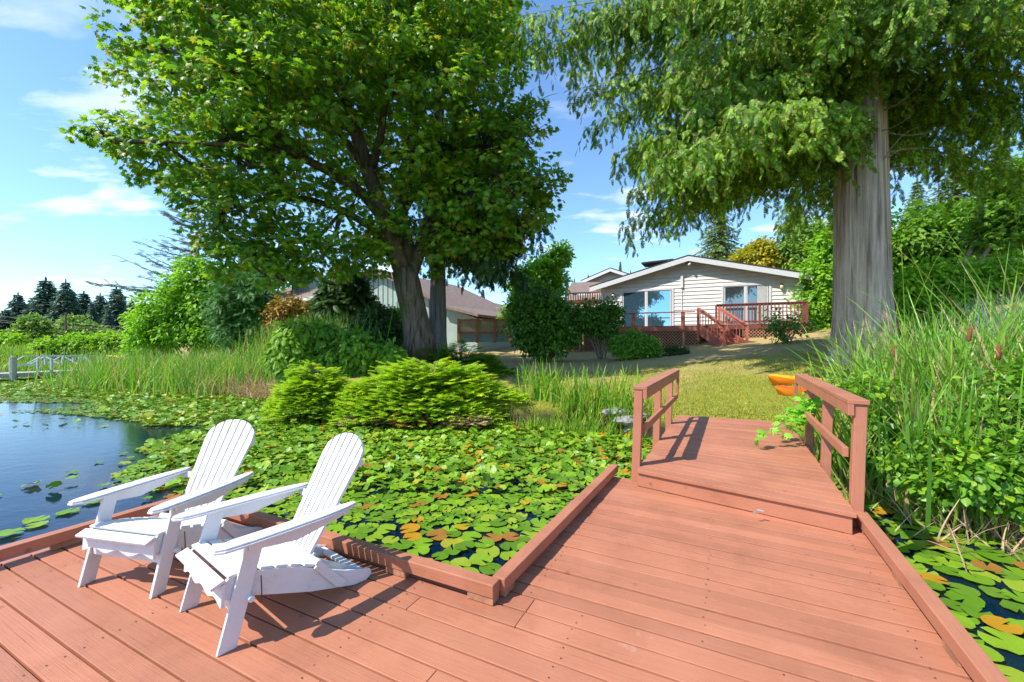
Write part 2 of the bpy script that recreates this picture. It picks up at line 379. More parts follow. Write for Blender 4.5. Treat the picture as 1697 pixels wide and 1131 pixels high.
LM['spruce'] = leaf_mat('spruce_needle', [(.03, .10, .02), (.05, .14, .025), (.07, .17, .03)], .2)
LM['far'] = leaf_mat('far_conifer_needle', [(.022, .055, .035), (.03, .07, .045), (.04, .085, .05)], .15)
LM['farmid'] = leaf_mat('mid_conifer_needle', [(.06, .11, .03), (.09, .15, .035), (.15, .19, .05)], .25)
LM['fargreen'] = leaf_mat('far_broadleaf', [(.07, .14, .03), (.10, .19, .03), (.14, .22, .03)], .3)
LM['hedge'] = leaf_mat('hedge_leaf', [(.08, .18, .012), (.13, .26, .015), (.19, .31, .02)], .35, clump=.5)
LM['reed'] = leaf_mat('green_reed', [(.09, .19, .015), (.13, .26, .018), (.17, .30, .02), (.11, .22, .02), (.23, .30, .03), (.28, .26, .06)], .35, rough=.45)
LM['bluereed'] = leaf_mat('cattail_blade', [(.09, .20, .03), (.12, .25, .035), (.16, .30, .035), (.10, .22, .025), (.20, .30, .04), (.32, .25, .11)], .35, rough=.4)
LM['dead'] = leaf_mat('dead_reed', [(.32, .22, .13), (.42, .30, .18), (.26, .17, .10), (.36, .24, .15)], .2, rough=.8)
LM['deadred'] = leaf_mat('dead_juniper', [(.50, .14, .02), (.42, .16, .04), (.35, .14, .06)], .2, rough=.8)
LM['vine'] = leaf_mat('vine_leaf', [(.10, .26, .02), (.14, .33, .025), (.19, .38, .03)], .40, rough=.4)
LM['bramble'] = leaf_mat('thicket_leaf', [(.05, .13, .012), (.07, .17, .015), (.10, .22, .018), (.13, .25, .02), (.17, .27, .025), (.06, .14, .02)], .35, rough=.38, clump=1.5)
LM['pine'] = leaf_mat('pine_tuft', [(.04, .07, .03), (.06, .09, .035), (.09, .11, .04)], .2)
LM['orangebush'] = leaf_mat('rusty_shrub_leaf', [(.20, .13, .03), (.26, .15, .03), (.12, .13, .02), (.30, .17, .04)], .3)
LM['grass'] = leaf_mat('lawn_blade', [(.17, .20, .025), (.24, .25, .035), (.14, .18, .02), (.34, .28, .09), (.28, .26, .06)], .35)
LM['blueblade'] = leaf_mat('grey_blue_grass', [(.16, .20, .20), (.22, .26, .26), (.12, .15, .16)], .25)

# ------------------------------------------------------------------ terrain and water
SHORE = [(60, -30), (22, -8), (11, .5), (6.6, 3.3), (5.7, 5.0), (5.2, 7.0), (4.9, 7.9), (3.0, 8.45), (1.9, 9.4), (.6, 9.9), (-1.0, 10.1), (-2.9, 10.3), (-4.6, 11.2),
         (-6.6, 14.4), (-9.6, 17.0), (-14, 19.5), (-20, 25.5), (-34, 34), (-55, 42), (-90, 55), (-200, 75), (-700, 120)]
CTRL = [(1.5, 10.0, .12), (3.6, 8.3, .13), (4.8, 7.7, .13), (2.8, 10.4, .18), (.4, 12.4, .3), (.05, 17.7, .75), (1.6, 22, .79), (4.4, 20.7, .84), (7.0, 19.6, 1.07), (8.2, 17, 1.26),
        (11.5, 17.8, 1.65), (14, 18, 1.9), (7.3, 13, .97), (7.5, 10.5, .92), (5.8, 9.0, .5), (9.3, 11.3, 1.0), (5.2, 10.5, .5), (3.5, 13, .55), (5, 16, .85), (-3.1, 14, 1.0), (-2.5, 30, 1.55),
        (-10, 30, 1.3), (-12, 22, .6), (-20, 30, .25), (-40, 45, .1), (-100, 90, .3), (-200, 200, 2), (6.2, 7.0, .1), (7.2, 4.5, .3), (12, 5, 1.2), (14, 11, 2.0), (20, 15, 3.0), (30, 30, 5), (10, 30, 2.2), (5, 40, 2.2), (0, 200, 4), (200, 100, 12), (-3, 11.5, .3), (100, -20, 5), (0, 700, 5), (-600, 300, 5), (600, 300, 20)]
_cp = np.array([(a, b) for a, b, _ in CTRL], float); _cz = np.array([c for *_, c in CTRL])
_K = np.linalg.norm(_cp[:, None] - _cp[None], axis=-1); _n = len(_cz)
_A = np.block([[_K + 0.0 * np.eye(_n), np.ones((_n, 1)), _cp], [np.ones((1, _n)), np.zeros((1, 3))], [_cp.T, np.zeros((2, 3))]])
_W = np.linalg.solve(_A, np.concatenate([_cz, np.zeros(3)]))
def land(xy):
    xy = np.atleast_2d(xy); K = np.linalg.norm(xy[:, None] - _cp[None], axis=-1)
    return K @ _W[:_n] + _W[_n] + xy @ _W[_n + 1:]
def shore_d(xy):
    xy = np.atleast_2d(xy).astype(float); best = np.full(len(xy), 1e9); sg = np.ones(len(xy)); S = np.array(SHORE, float)
    for a, b in zip(S[:-1], S[1:]):
        ab = b - a; t = np.clip(((xy - a) @ ab) / (ab @ ab), 0, 1); q = a + t[:, None] * ab; d = np.linalg.norm(xy - q, axis=1)
        cr_ = ab[0] * (xy[:, 1] - a[1]) - ab[1] * (xy[:, 0] - a[0]); upd = d < best - 1e-9
        best = np.where(upd, d, best); sg = np.where(upd, np.where(cr_ < 0, 1, -1), sg)
    return best * sg          # positive on land
def ground(xy):
    xy = np.atleast_2d(xy); d = shore_d(xy); t = np.clip((d + .35) / .55, 0, 1); t = t * t * (3 - 2 * t)
    return (1 - t) * (-1.4) + t * np.maximum(land(xy), -.25)
def gz(x, y): return float(ground([(x, y)])[0])
def axis(lo, hi, st, far):
    a = list(np.arange(lo, hi + 1e-6, st)); s = st; x = hi
    while x < far: s *= 1.25; x += s; a.append(x)
    s = st; x = lo; pre = []
    while x > -far: s *= 1.25; x -= s; pre.append(x)
    return np.array(pre[::-1] + a)
xs = axis(-22, 14, .28, 900); ys = axis(2.5, 26, .28, 900)
XX, YY = np.meshgrid(xs, ys); pts = np.stack([XX.ravel(), YY.ravel()], 1)
Z = np.concatenate([ground(pts[i:i + 20000]) for i in range(0, len(pts), 20000)])
Z = Z + np.where(Z > -.2, .018 * np.sin(pts[:, 0] * 2.1 + np.sin(pts[:, 1] * 1.3)) * np.cos(pts[:, 1] * 1.7), 0)
nx = len(xs); ny = len(ys); ii = (np.arange(ny - 1)[:, None] * nx + np.arange(nx - 1)[None]).ravel()
me = bpy.data.meshes.new('ground'); V = np.column_stack([pts, Z])
me.from_pydata(V.tolist(), [], np.stack([ii, ii + 1, ii + 1 + nx, ii + nx], 1).tolist())
me.polygons.foreach_set('use_smooth', [True] * len(me.polygons))
def lawn_mat():
    m, t, b = mat('lawn_and_soil')
    tcn = t.nodes.new('ShaderNodeTexCoord'); sp = t.nodes.new('ShaderNodeSeparateXYZ'); t.links.new(tcn.outputs['Object'], sp.inputs[0])
    f = noise(t, .9, 6, rough=.65); f2 = noise(t, 22, 5, rough=.7); f3 = noise(t, .35, 3)
    # dryness grows away from the water towards the house
    dry = M('ADD', M('MULTIPLY', M('SUBTRACT', sp.outputs[1], 10.2, tree=t), .24, tree=t), M('MULTIPLY', M('SUBTRACT', f, .5, tree=t), 2.6, tree=t), tree=t, clamp=True)
    green = ramp(t, f2, [(.3, (.14, .16, .018)), (.55, (.25, .25, .03)), (.75, (.34, .32, .055))])
    tan = ramp(t, f2, [(.3, (.29, .21, .08)), (.55, (.46, .345, .145)), (.75, (.58, .46, .23))])
    c = mix(t, dry, green, tan)
    soil = M('SUBTRACT', 1.0, M('MULTIPLY', M('ADD', sp.outputs[2], .15, tree=t), 4.5, tree=t), tree=t, clamp=True)
    c = mix(t, soil, c, (.045, .035, .02))
    t.links.new(c, b.inputs['Base Color']); b.inputs['Roughness'].default_value = .95; b.inputs['Specular IOR Level'].default_value = .1
    bump(t, b, f2, .8, .03); return m
g = link_mesh(me, 'ground', lawn_mat()); tag(g, kind='structure')
def water_mat():
    m, t, b = mat('lake_water')
    b.inputs['Base Color'].default_value = (.002, .012, .034, 1); b.inputs['Roughness'].default_value = .035; b.inputs['IOR'].default_value = 1.33
    b.inputs['Specular IOR Level'].default_value = .62
    n_ = M('ADD', M('MULTIPLY', noise(t, 2.2, 4, mapping=(1, 1.4, 1)), .6, tree=t), M('MULTIPLY', noise(t, 11, 3, mapping=(1, 1.6, 1)), .25, tree=t), tree=t)
    bump(t, b, n_, .22, .03); return m
me = bpy.data.meshes.new('lake_water'); wx = [-900, -60, -20, 0, 20, 60, 200]; wy = [-60, -10, 5, 20, 60, 130]
me.from_pydata([(x, y, WATER) for y in wy for x in wx], [], [(j * 7 + i, j * 7 + i + 1, (j + 1) * 7 + i + 1, (j + 1) * 7 + i) for j in range(5) for i in range(6)])
tag(link_mesh(me, 'lake_water', water_mat()), kind='structure')

# ------------------------------------------------------------------ dock
def dock():
    t = thing('wooden_dock', 'terracotta stained timber dock with plank deck and raised kerbs beside the lily pads', 'dock', tuple(D(2, -1.5)))
    mb = MB(); gap = .012; th = .038
    wl = -4.66
    # platform boards, u from far behind the camera to 2.34; they run right across to the right kerb
    u = .967 - .148 * 14; k = 0
    while u < 2.30:
        u1 = u + .148 - gap; cut = wl
        segs = []
        x = wl; end = 1.10; kk = 0
        joints = {0: [], 1: [-1.7], 2: [.2], 3: [-1.25], 4: []}[k % 5] if u < 2.1 else [-1.05]
        for j in joints + [end]:
            segs.append((x, j - .004)); x = j
        for a, b_ in segs:
            dz = random.uniform(-.002, .002)
            mb.slab([D(u, a), D(u, b_), D(u1 + 0, b_), D(u1, a)], -th + dz, dz)
        u += .148; k += 1
    # walkway boards: they fan slightly towards the gangway
    ul = ur = u; pitch_l = .148; 
    while ul < 5.02:
        f = min(1, max(0, (ul - 2.4) / 2.4)); pl = .124 + .004 * f; pr_ = pl - .0105
        pl *= random.uniform(.93, 1.05)
        g2 = gap * random.choice((.4, .6, .8, 1.1, 1.5)); dz = random.uniform(-.003, .003)
        a = [D(ul, -1.25), D(ur, 1.10), D(ur + pr_ - g2, 1.10), D(ul + pl - g2, -1.25)]
        mb.slab(a, -th + dz, dz); ul += pl; ur += pr_
    mb.build('deck_planks', MAT['deck'], t, bevel=.003)
    scr = MB(); u = .967 - .148 * 6
    while u < 4.3:
        for w0 in (-4.2, -3.0, -1.8, -.75, .25, .95) if u < 2.3 else (-1.1, -.1, .9):
            for du in (.035, .11):
                c = D(u + du + random.uniform(-.006, .006), w0 + random.uniform(-.012, .012), .0022); scr.add([c + Vector((math.cos(a) * .005, math.sin(a) * .005, 0)) for a in np.arange(0, 6.2, 1.047)], [(0, 1, 2, 3, 4, 5)])
        u += .148
    so2 = scr.build('deck_screws', MAT['screw'], t); so2['kind'] = 'stuff'
    fr = MB()
    for u0 in (-.9, .2, 1.2, 2.2): fr.slab([D(u0, wl + .04), D(u0, 1.05), D(u0 + .09, 1.05), D(u0 + .09, wl + .04)], -.20, -.045)
    for w0 in (-1.2, -.1, 1.0): fr.slab([D(2.25, w0), D(2.25, w0 + .05), D(5.0, w0 + .05), D(5.0, w0)], -.24, -.046)
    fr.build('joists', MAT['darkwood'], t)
    fa = MB()
    fa.slab([D(2.30, wl - .0), D(2.30, -1.30), D(2.335, -1.30), D(2.335, wl)], -.30, -.005)
    fa.slab([D(2.335, -1.30), D(2.335, -1.262), D(5.08, -1.262), D(5.08, -1.30)], -.30, -.005)
    fa.slab([D(-1.2, 1.105), D(-1.2, 1.14), D(5.05, 1.14), D(5.05, 1.105)], -.30, -.004)
    fa.slab([D(-1.2, wl - .04), D(-1.2, wl - .003), D(2.33, wl - .003), D(2.33, wl - .04)], -.30, -.004)
    fa.build('side_board', MAT['post'], t)
    for u0, w0 in ((0.5, -3.8), (.5, -1.8), (3.2, -.9), (4.3, -.6)): MB().slab([D(u0, w0), D(u0, w0 + 1.2), D(u0 + .9, w0 + 1.2), D(u0 + .9, w0)], -.62, -.25).build('float_drum', MAT['black'], t)
    z0, z1 = .045, .128
    kerb = lambda q, nm='kerb': MB().slab(q, z0, z1).build(nm, MAT['rail'] if nm == 'kerb' else MAT['deck'], t, bevel=.006)
    kerb([D(-1.2, -4.66), D(-1.2, -4.57), D(2.34, -4.57), D(2.34, -4.66)])
    kerb([D(2.245, -4.567), D(2.245, -2.93), D(2.335, -2.93), D(2.335, -4.567)], 'kerb_rail')
    kerb([D(2.245, -2.925), D(2.245, -1.245), D(2.335, -1.245), D(2.335, -2.925)], 'kerb_rail')
    kerb([D(2.34, -1.305), D(2.34, -1.215), D(5.11, -1.13), D(5.12, -1.22)])
    kerb([D(-1.2, 1.03), D(-1.2, 1.12), D(4.72, 1.10), D(4.72, 1.01)])
    bl = []
    for w0 in (-4.3, -3.3, -2.95, -2.1, -1.43): bl.append([D(2.25, w0), D(2.25, w0 + .18), D(2.33, w0 + .18), D(2.33, w0)])
    for u0 in (-.3, .55, 1.35, 2.05): bl.append([D(u0, -4.65), D(u0, -4.575), D(u0 + .2, -4.575), D(u0 + .2, -4.65)])
    for u0 in (2.36, 3.25, 4.1, 4.9): bl.append([D(u0, -1.29), D(u0, -1.222), D(u0 + .13, -1.222), D(u0 + .13, -1.29)])
    for u0 in (.8, 1.9, 2.85, 3.6, 4.45): bl.append([D(u0, 1.022), D(u0, 1.09), D(u0 + .16, 1.09), D(u0 + .16, 1.022)])
    for q in bl: MB().slab(q, .004, .043).build('spacer_block', MAT['barewood'], t)
    return t
dock()

# ------------------------------------------------------------------ gangway with rails
ZB = .19
def gangway():
    L0, R0 = Vector(D(4.83, -.86)), Vector(D(4.40, .965)); L1, R1 = Vector(D(8.72, -.80)), Vector(D(8.80, 1.0))
    t = thing('gangway', 'terracotta plank gangway with low rails leading from dock to lawn', 'footbridge', tuple((L0 + R0) / 2))
    n = 29; mb = MB()
    zz = lambda f: ZB + .0 * f
    for i in range(n):
        a, b_ = i / n, (i + 1) / n - .0030 * random.choice((.5, 1, 1.6))
        la, lb, ra, rb = L0.lerp(L1, a), L0.lerp(L1, b_), R0.lerp(R1, a), R0.lerp(R1, b_)
        e = random.uniform(-.006, .006); d = (R0 - L0).normalized() * e
        dz = random.uniform(-.003, .003)
        if i == 0: la -= Vector(D(.03, 0)); ra -= Vector(D(.03, 0))
        mb.slab([la + d, ra + d, rb + d, lb + d], ZB - .038 + dz, ZB + dz)
    mb.build('deck_planks', MAT['deck'], t, bevel=.003)
    q = lambda p, dv: Vector((p.x, p.y, 0)) + Vector(dv)
    MB().slab([q(L0, D(-.002, .0)), q(R0, D(-.002, -.02)), q(R0, D(.04, -.02)), q(L0, D(.04, 0))], .004, ZB - .043).build('step_board', MAT['deck'], t, bevel=.004)
    side = MB()
    side.slab([q(L0, D(.045, .0)), q(L0, D(.045, .04)), q(L1, D(0, .04)), q(L1, D(0, 0))], -.06, ZB - .043)
    side.slab([q(R0, D(.045, -.06)), q(R0, D(.045, -.02)), q(R1, D(0, -.02)), q(R1, D(0, -.06))], -.06, ZB - .043)
    side.build('stringer', MAT['post'], t)
    # rails
    top = 1.09
    def rail(edge0, edge1, f0, fm, fo, outw, tip, lean):
        e = edge1 - edge0; dn = e.normalized(); ow = Vector((dn.y, -dn.x, 0)) * outw
        for f in (f0, fm, fo):
            p = edge0 + e * f + ow * .05
            MB().beam(p + Vector((0, 0, -.2)), p + Vector((0, 0, top - .04 - .0)) + lean, .09, .09, up=dn).build('post', MAT['post'], t, bevel=.004)
        a = edge0 + e * (f0 - .014) + lean; b_ = edge0 + e * tip + lean
        z = Vector((0, 0, top))
        MB().beam(a + ow * .03 + z - Vector((0, 0, .019)), b_ + ow * .03 + z - Vector((0, 0, .019)), .155, .038).build('cap_rail', MAT['rail'], t, bevel=.004)
        MB().beam(a - ow * .022 + z - Vector((0, 0, .089)), b_ - ow * .022 + z - Vector((0, 0, .089)), .045, .098).build('side_rail', MAT['rail'], t, bevel=.004)
        ml = lean * .5
        # mid rail on the inner faces of the posts, in two pieces
        zm = Vector((0, 0, ZB + .42))
        m1 = edge0 + e * (f0 + .012) + ml; m2 = edge0 + e * fm + ml; m3 = edge0 + e * (tip + .012) + ml
        MB().beam(m1 - ow * .020 + zm, m2 - ow * .020 + zm, .042, .085).build('mid_rail', MAT['rail'], t, bevel=.004)
        MB().beam(m2 - ow * .021 + zm + dn * .004, m3 - ow * .021 + zm, .042, .085).build('mid_rail', MAT['rail'], t, bevel=.004)
        bt = b_ - ow * .02 + Vector((0, 0, top - .14)) - dn * .01
        MB().beam(bt + dn * .02 + Vector((0, 0, .1)), m3 - ow * .021 + zm + Vector((0, 0, .02)) + dn * .03, .042, .07, up=dn).build('end_brace', MAT['post'], t, bevel=.003)
    rail(L0, L1, .035, .40, .74, -1, .86, Vector((.045, 0, 0)))
    rail(R0, R1, .06, .36, .62, 1, .80, Vector((.045, 0, 0)))
    return t
gangway()
tag(MB().prism([G(1250, 848, .09) + Vector((math.cos(a) * .02, -.0 - .02, math.sin(a) * .012)) for a in np.linspace(0, 6.28, 8)[:-1]], (0, -.012, 0)).tube([G(1253, 845, .10) + Vector((0, -.02, 0)), G(1262, 846, .10) + Vector((0, -.035, 0))], [.012, .006], 6).build('hook_plate', MAT['metal']),
    'small pale metal hook on the front board of the gangway', 'hook')

# ------------------------------------------------------------------ adirondack chairs
def chair(loc, fwd, label):
    ang = math.atan2(fwd[1], fwd[0]) - math.pi / 2
    t = thing('adirondack_chair', label, 'chair', loc, 'white folding chairs on the dock', ang)
    m = MAT['white']; B = lambda mb, nm, mt=m, bev=.003: mb.build(nm, mt, t, world=False, bevel=bev)
    for s in (-1, 1):
        x = s * .292
        # front leg, board leaning back; wide face sideways
        leg = MB().prism([(x - .010, .045, 0), (x - .010, -.045, 0), (x - .010, -.185, .535), (x - .010, -.095, .535)], (.020, 0, 0)); lo = B(leg, 'front_leg')
        # side stringer from the seat front down to the floor at the back
        prof = [(.01, .345), (-.02, .365), (-.20, .335), (-.38, .275), (-.52, .20), (-.68, .125), (-.80, .085), (-.86, .06), (-.87, .025), (-.83, .0), (-.74, .005), (-.45, .095), (-.15, .215), (.02, .265)]
        B(MB().prism([(s * .268 - .011, y, z) for y, z in prof], (.022, 0, 0)), 'side_rail')
        # arm: plan outline, curved outwards, slightly raised at the rear
        pl = [(.27, -.70), (.262, -.50), (.265, -.30), (.262, -.05), (.275, .035), (.305, .072), (.345, .072), (.372, .03), (.382, -.10), (.380, -.30), (.372, -.50), (.345, -.66), (.318, -.735), (.288, -.735)]
        zf = lambda y: .537 + (.012 if y > .05 else 0) * -1 + .0 + (-.02 if y < -.6 else 0) * 0
        am = MB().prism([(s * a, b_, .537) for a, b_ in pl], (0, 0, .012)); 
        arm = B(am, 'armrest', bev=.003)
        am2 = MB().prism([(s * (.322 + (a - .322) * .86), b_ * .985 - .004, .5495) for a, b_ in pl], (0, 0, .011)).build('arm_top', m, arm, world=False, bevel=.003)
        # arm support rail under the arm
        B(MB().prism([(s * .306, -.10, .535), (s * .306, -.10, .49), (s * .306, -.35, .455), (s * .306, -.62, .50), (s * .306, -.66, .535)], (s * .018, 0, 0)), 'arm_support')
        # folding link
        B(MB().prism([(s * .287, -.46, .235), (s * .287, -.50, .265), (s * .287, -.53, .235), (s * .287, -.665, .075), (s * .287, -.64, .045), (s * .287, -.60, .065)], (s * .014, 0, 0)), 'folding_link')
        # lock pin and chain
        pin = B(MB().tube([(s * .285, -.105, .235), (s * .335, -.105, .235)], .017, 10), 'lock_pin')
        if s == 1 or True:
            ch = MB(); pp = []
            for i in range(9):
                a = i / 8; pp.append(Vector((s * (.320), -.135 - .012 * math.sin(a * 3.1) - .02 * a, .215 + .0 + .10 * a - .10 * math.sin(math.pi * a) * .9 + .02)))
            for i in range(8): ch.tube([pp[i], pp[i + 1]], .0035, 5)
            ch.build('lock_chain', MAT['chain'], pin, world=False)
        for (y, z) in ((-.13, .50), (-.055, .275), (-.045, .255), (-.63, .09)):
            pass
    sw = .257
    # apron with a scalloped lower edge
    xsn = np.linspace(-sw - .035, sw + .035, 25)
    low_ = [(x, .026, .245 + .014 * math.cos((x / (sw + .035)) * math.pi * 3)) for x in xsn]
    B(MB().prism(low_ + [(sw + .035, .018, .345), (-sw - .035, .018, .345)], (0, -.018, 0)), 'apron')
    B(MB().box((0, -.035, .215), (.56, .018, .062)), 'front_stretcher')
    # seat slats follow the curve of the stringers
    ss = [(.035, .352), (-.045, .373), (-.125, .360), (-.205, .340), (-.285, .315), (-.365, .287), (-.445, .253)]
    for i, (y, z) in enumerate(ss):
        tl = math.atan2(ss[max(i - 1, 0)][1] - ss[min(i + 1, 6)][1], ss[max(i - 1, 0)][0] - ss[min(i + 1, 6)][0]) if i else -.28
        if i == 0: tl = -.35
        M3 = Matrix.Rotation(tl, 3, 'X')
        B(MB().box((0, y, z), (2 * sw + (.06 if i < 2 else .03), .066, .017), M3), 'seat_slat')
    # back: seven slats under one rounded top
    bo = Vector((0, -.475, .215)); bd = Vector((0, -.425, .73)).normalized(); Lb = .83
    nb = Vector((0, bd.z, -bd.y)) * 1.0  # forward-facing normal
    nb = Vector((0, bd.z, -bd.y)); nb = -nb if nb.y < 0 else nb
    hw = lambda v: .163 + .095 * v / Lb
    topv = lambda a: Lb * (1 - .155 * abs(a) ** 2.3) if abs(a) < .9 else Lb * (1 - .155 * abs(a) ** 2.3 - 1.1 * (abs(a) - .9))
    for i in range(7):
        a0 = -1 + 2 * i / 7 + .030; a1 = -1 + 2 * (i + 1) / 7 - .030; prof = []
        prof.append((a0 * hw(0), 0)); prof.append((a1 * hw(0), 0))
        for k in range(7):
            a = a1 + (a0 - a1) * k / 6; v = topv(a); prof.append((a * hw(v), v))
        pts3 = [Vector((x, 0, 0)) + bo + bd * v + nb * .008 for x, v in prof]
        sl = B(MB().prism(pts3, -nb * .02), 'back_slat', bev=.002)
        scw = MB()
        for v in (.05, .36, .655):
            am_ = (a0 + a1) / 2; c = Vector((am_ * hw(v), 0, 0)) + bo + bd * v + nb * .0085
            scw.tube([c, c + nb * .0015], .0055, 6)
        scw.build('screws', MAT['screw'], sl, world=False)
    for v, wd, nm in ((.05, .36, 'lower_crossbar'), (.36, .62, 'middle_crossbar'), (.655, .46, 'upper_crossbar')):
        c = bo + bd * v - nb * .022
        B(MB().beam(c - Vector((wd / 2, 0, 0)), c + Vector((wd / 2, 0, 0)), .022, .045, up=bd), nm)
    # prop frame behind the back
    c0 = Vector((0, -.60, .13))
    for s in (-1, 1):
        B(MB().beam(Vector((s * .20, -.52, .22)), Vector((s * .20, -.80, .045)), .022, .05), 'prop_leg')
    B(MB().beam((-.257, -.80, .06), (.257, -.80, .06), .05, .02), 'rear_stretcher')
    B(MB().tube([(-.30, -.49, .255), (.30, -.49, .255)], .02, 10), 'pivot_bar')
    B(MB().box((0, -.33, .225), (.515, .02, .05)), 'seat_brace')
    return t
def chair_at(rx, ry, lx, ly, label):
    r = Vector((rx, ry, 0)); l = Vector((lx, ly, 0)); d = (r - l).normalized(); f = Vector((d.y, -d.x, 0)); f = -f if f.y > 0 else f
    # 'right leg' in the picture is at local -x or +x; local x = f rotated by -90 deg
    return chair(tuple((r + l) / 2), f, label)
chair_at(-1.471, 2.196, -1.934, 2.553, 'white folding slatted armchair nearest the camera, closer to the dock corner')
chair_at(-2.239, 2.69, -2.803, 2.813, 'white folding slatted armchair behind the nearer one, beside the open water kerb')
# black mooring post and fishing rod behind the chairs
pp = G(333, 800, WATER)
tag(MB().tube([Vector((-3.05, 4.4, -1.3)), Vector((-3.05, 4.4, .68))], .028, 10).build('mooring_pipe', MAT['black']), 'thin black pipe standing in the water behind the farther white chair', 'pipe')

# ------------------------------------------------------------------ main house (aligned with the dock grid: s to the right, t away from the water)
HREF = P(1235, 500, 22.0); RV = Vector((C_, -S_, 0)); AV = Vector((S_, C_, 0))
def hp(px, py, t=0.0):      # point of the plane t behind the front wall seen at a photo pixel
    o = Vector((HREF.x, HREF.y, 0)) + AV * t; k = (px - CX) / FPX
    s = (k * o.y - o.x) / (RV.x - k * RV.y); p = o + RV * s
    p.z = EYE + (CY - py) / FPX * p.y; return p
def hst(px, t=0.0):
    p = hp(px, 500, t); o = Vector((HREF.x, HREF.y, 0)) + AV * t; return (p - o).dot(RV)
def HW(s, t, z): v = Vector((HREF.x, HREF.y, 0)) + RV * s + AV * t; v.z = z; return v
ROT = Matrix((RV, AV, Vector((0, 0, 1)))).transposed()
def hbox(mb, s0, s1, t0, t1, z0, z1):
    return mb.hexa([HW(s0, t0, z0), HW(s1, t0, z0), HW(s1, t1, z0), HW(s0, t1, z0)], [HW(s0, t0, z1), HW(s1, t0, z1), HW(s1, t1, z1), HW(s0, t1, z1)])
def house():
    sl, sr = hst(997), hst(1330); t_o = -.42
    eL, eR, ap = hp(977, 477, t_o), hp(1346, 456, t_o), hp(1141, 425, t_o)
    sa, seL, seR = [ (q - Vector((HREF.x, HREF.y, 0))).dot(RV) for q in (ap, eL, eR)]
    za, ze = ap.z, (eL.z + eR.z) / 2
    zroof = lambda s: za - (za - ze) * (abs(s - sa) / ((sa - seL) if s < sa else (seR - sa)))
    t = thing('lake_house', 'cream lap sided house with low dark gable roof and two front windows above the decks', 'house', HW(sa, 4, gz(*HW(sa, 2, 0).xy)))
    zb = .7; dep = 11
    # front gable wall as one slab plus lap boards
    MB().prism([HW(sl, 0.06, zb), HW(sr, 0.06, zb), HW(sr, 0.06, zroof(sr) - .16), HW(sa, .06, za - .16), HW(sl, .06, zroof(sl) - .16)], AV * dep).build('wall', MAT['siding'], t)
    w1 = (hst(1031), hst(1113), hp(1072, 543).z - 0.0, hp(1072, 483).z); w2 = (hst(1199), hst(1274), 2.44, hp(1236, 474).z)
    lap = MB(); z = zb; h = .2
    while z < za - .2:
        z1 = z + h - .006
        # span where the board lies under the roof line
        s0, s1 = sl, sr
        zt = z1 + .19
        if zt > zroof(sl): s0 = seL + (sa - seL) * (zt - ze) / (za - ze)
        if zt > zroof(sr): s1 = seR - (seR - sa) * (zt - ze) / (za - ze)
        s0 = max(s0, sl); s1 = min(s1, sr)
        spans = [(s0, s1)]
        for a, b_, c, d in (w1, w2):
            if z1 > c - .02 and z < d + .02:
                spans = [q for (p0, p1) in spans for q in ((p0, min(p1, a - .1)), (max(p0, b_ + .1), p1)) if q[1] - q[0] > .05]
        for p0, p1 in spans:
            if p1 > p0: lap.hexa([HW(p0, 0.0, z), HW(p1, 0.0, z), HW(p1, .058, z), HW(p0, .058, z)], [HW(p0, .035, z1), HW(p1, .035, z1), HW(p1, .058, z1), HW(p0, .058, z1)])
        z += h
    lap.build('lap_siding', MAT['siding'], t)
    cb = MB(); 
    for s0 in (sl - .02, sr - .12): hbox(MB(), 0, 0, 0, 0, 0, 0)
    hbox(cb, sl - .03, sl + .11, -.025, .058, zb, zroof(sl) - .2); cb.build('corner_board', MAT['trim'], t)
    cb = MB(); hbox(cb, sr - .11, sr + .03, -.025, .058, zb, zroof(sr) - .2); cb.build('corner_board', MAT['trim'], t)
    # roof: two thick slopes
    rf = MB(); th = .07
    for s0, s1 in ((seL, sa), (seR, sa)):
        a = [HW(s0, t_o - .02, ze), HW(s1, t_o - .02, za), HW(s1, dep + .6, za), HW(s0, dep + .6, ze)]
        rf.hexa([p + Vector((0, 0, .0)) for p in a], [p + Vector((0, 0, th)) for p in a])
    roof = rf.build('roof', MAT['shingle_dark'], t)
    so_ = MB()
    for s0, s1 in ((seL + .04, sa), (seR - .04, sa)):
        zz = ze - .02; a = [HW(s0, t_o + .05, zz), HW(s1, t_o + .05, za - .02), HW(s1, dep, za - .02), HW(s0, dep, zz)]
        so_.hexa([p - Vector((0, 0, .05)) for p in a], a)
    so_.build('soffit', MAT['soffit'], t)
    for s0 in (seL, seR):
        fa = MB(); a = [HW(s0, t_o - .03, ze - .27), HW(sa, t_o - .03, za - .27), HW(sa, t_o - .03, za - .012), HW(s0, t_o - .03, ze - .012)]
        fa.prism(a, AV * .04); fa.build('rake_board', MAT['trim'], t)
    # back wing roof piece seen over the ridge
    sk = MB(); q = hp(1085, 440, 6)
    for dz in (0,): sk.beam(hp(1066, 440, 5), hp(1118, 434, 5), 1.6, .10)
    sk.build('raised_roof_light', MAT['shingle_dark'], t)
    # windows
    def window(s0, s1, z0, z1, gm, bars, curtain=False):
        f = MB(); w = .11
        hbox(f, s0 - w, s1 + w, -.03, .05, z1, z1 + w); hbox(f, s0 - w, s1 + w, -.03, .05, z0 - w, z0)
        hbox(f, s0 - w, s0, -.028, .05, z0, z1); hbox(f, s1, s1 + w, -.028, .05, z0, z1)
        win = f.build('window', MAT['trim'], t)
        for k in range(bars):
            sm = s0 + (s1 - s0) * (k + 1) / (bars + 1); fm = MB(); hbox(fm, sm - .035, sm + .035, -.012, .05, z0, z1); fm.build('mullion', MAT['trim'], win)
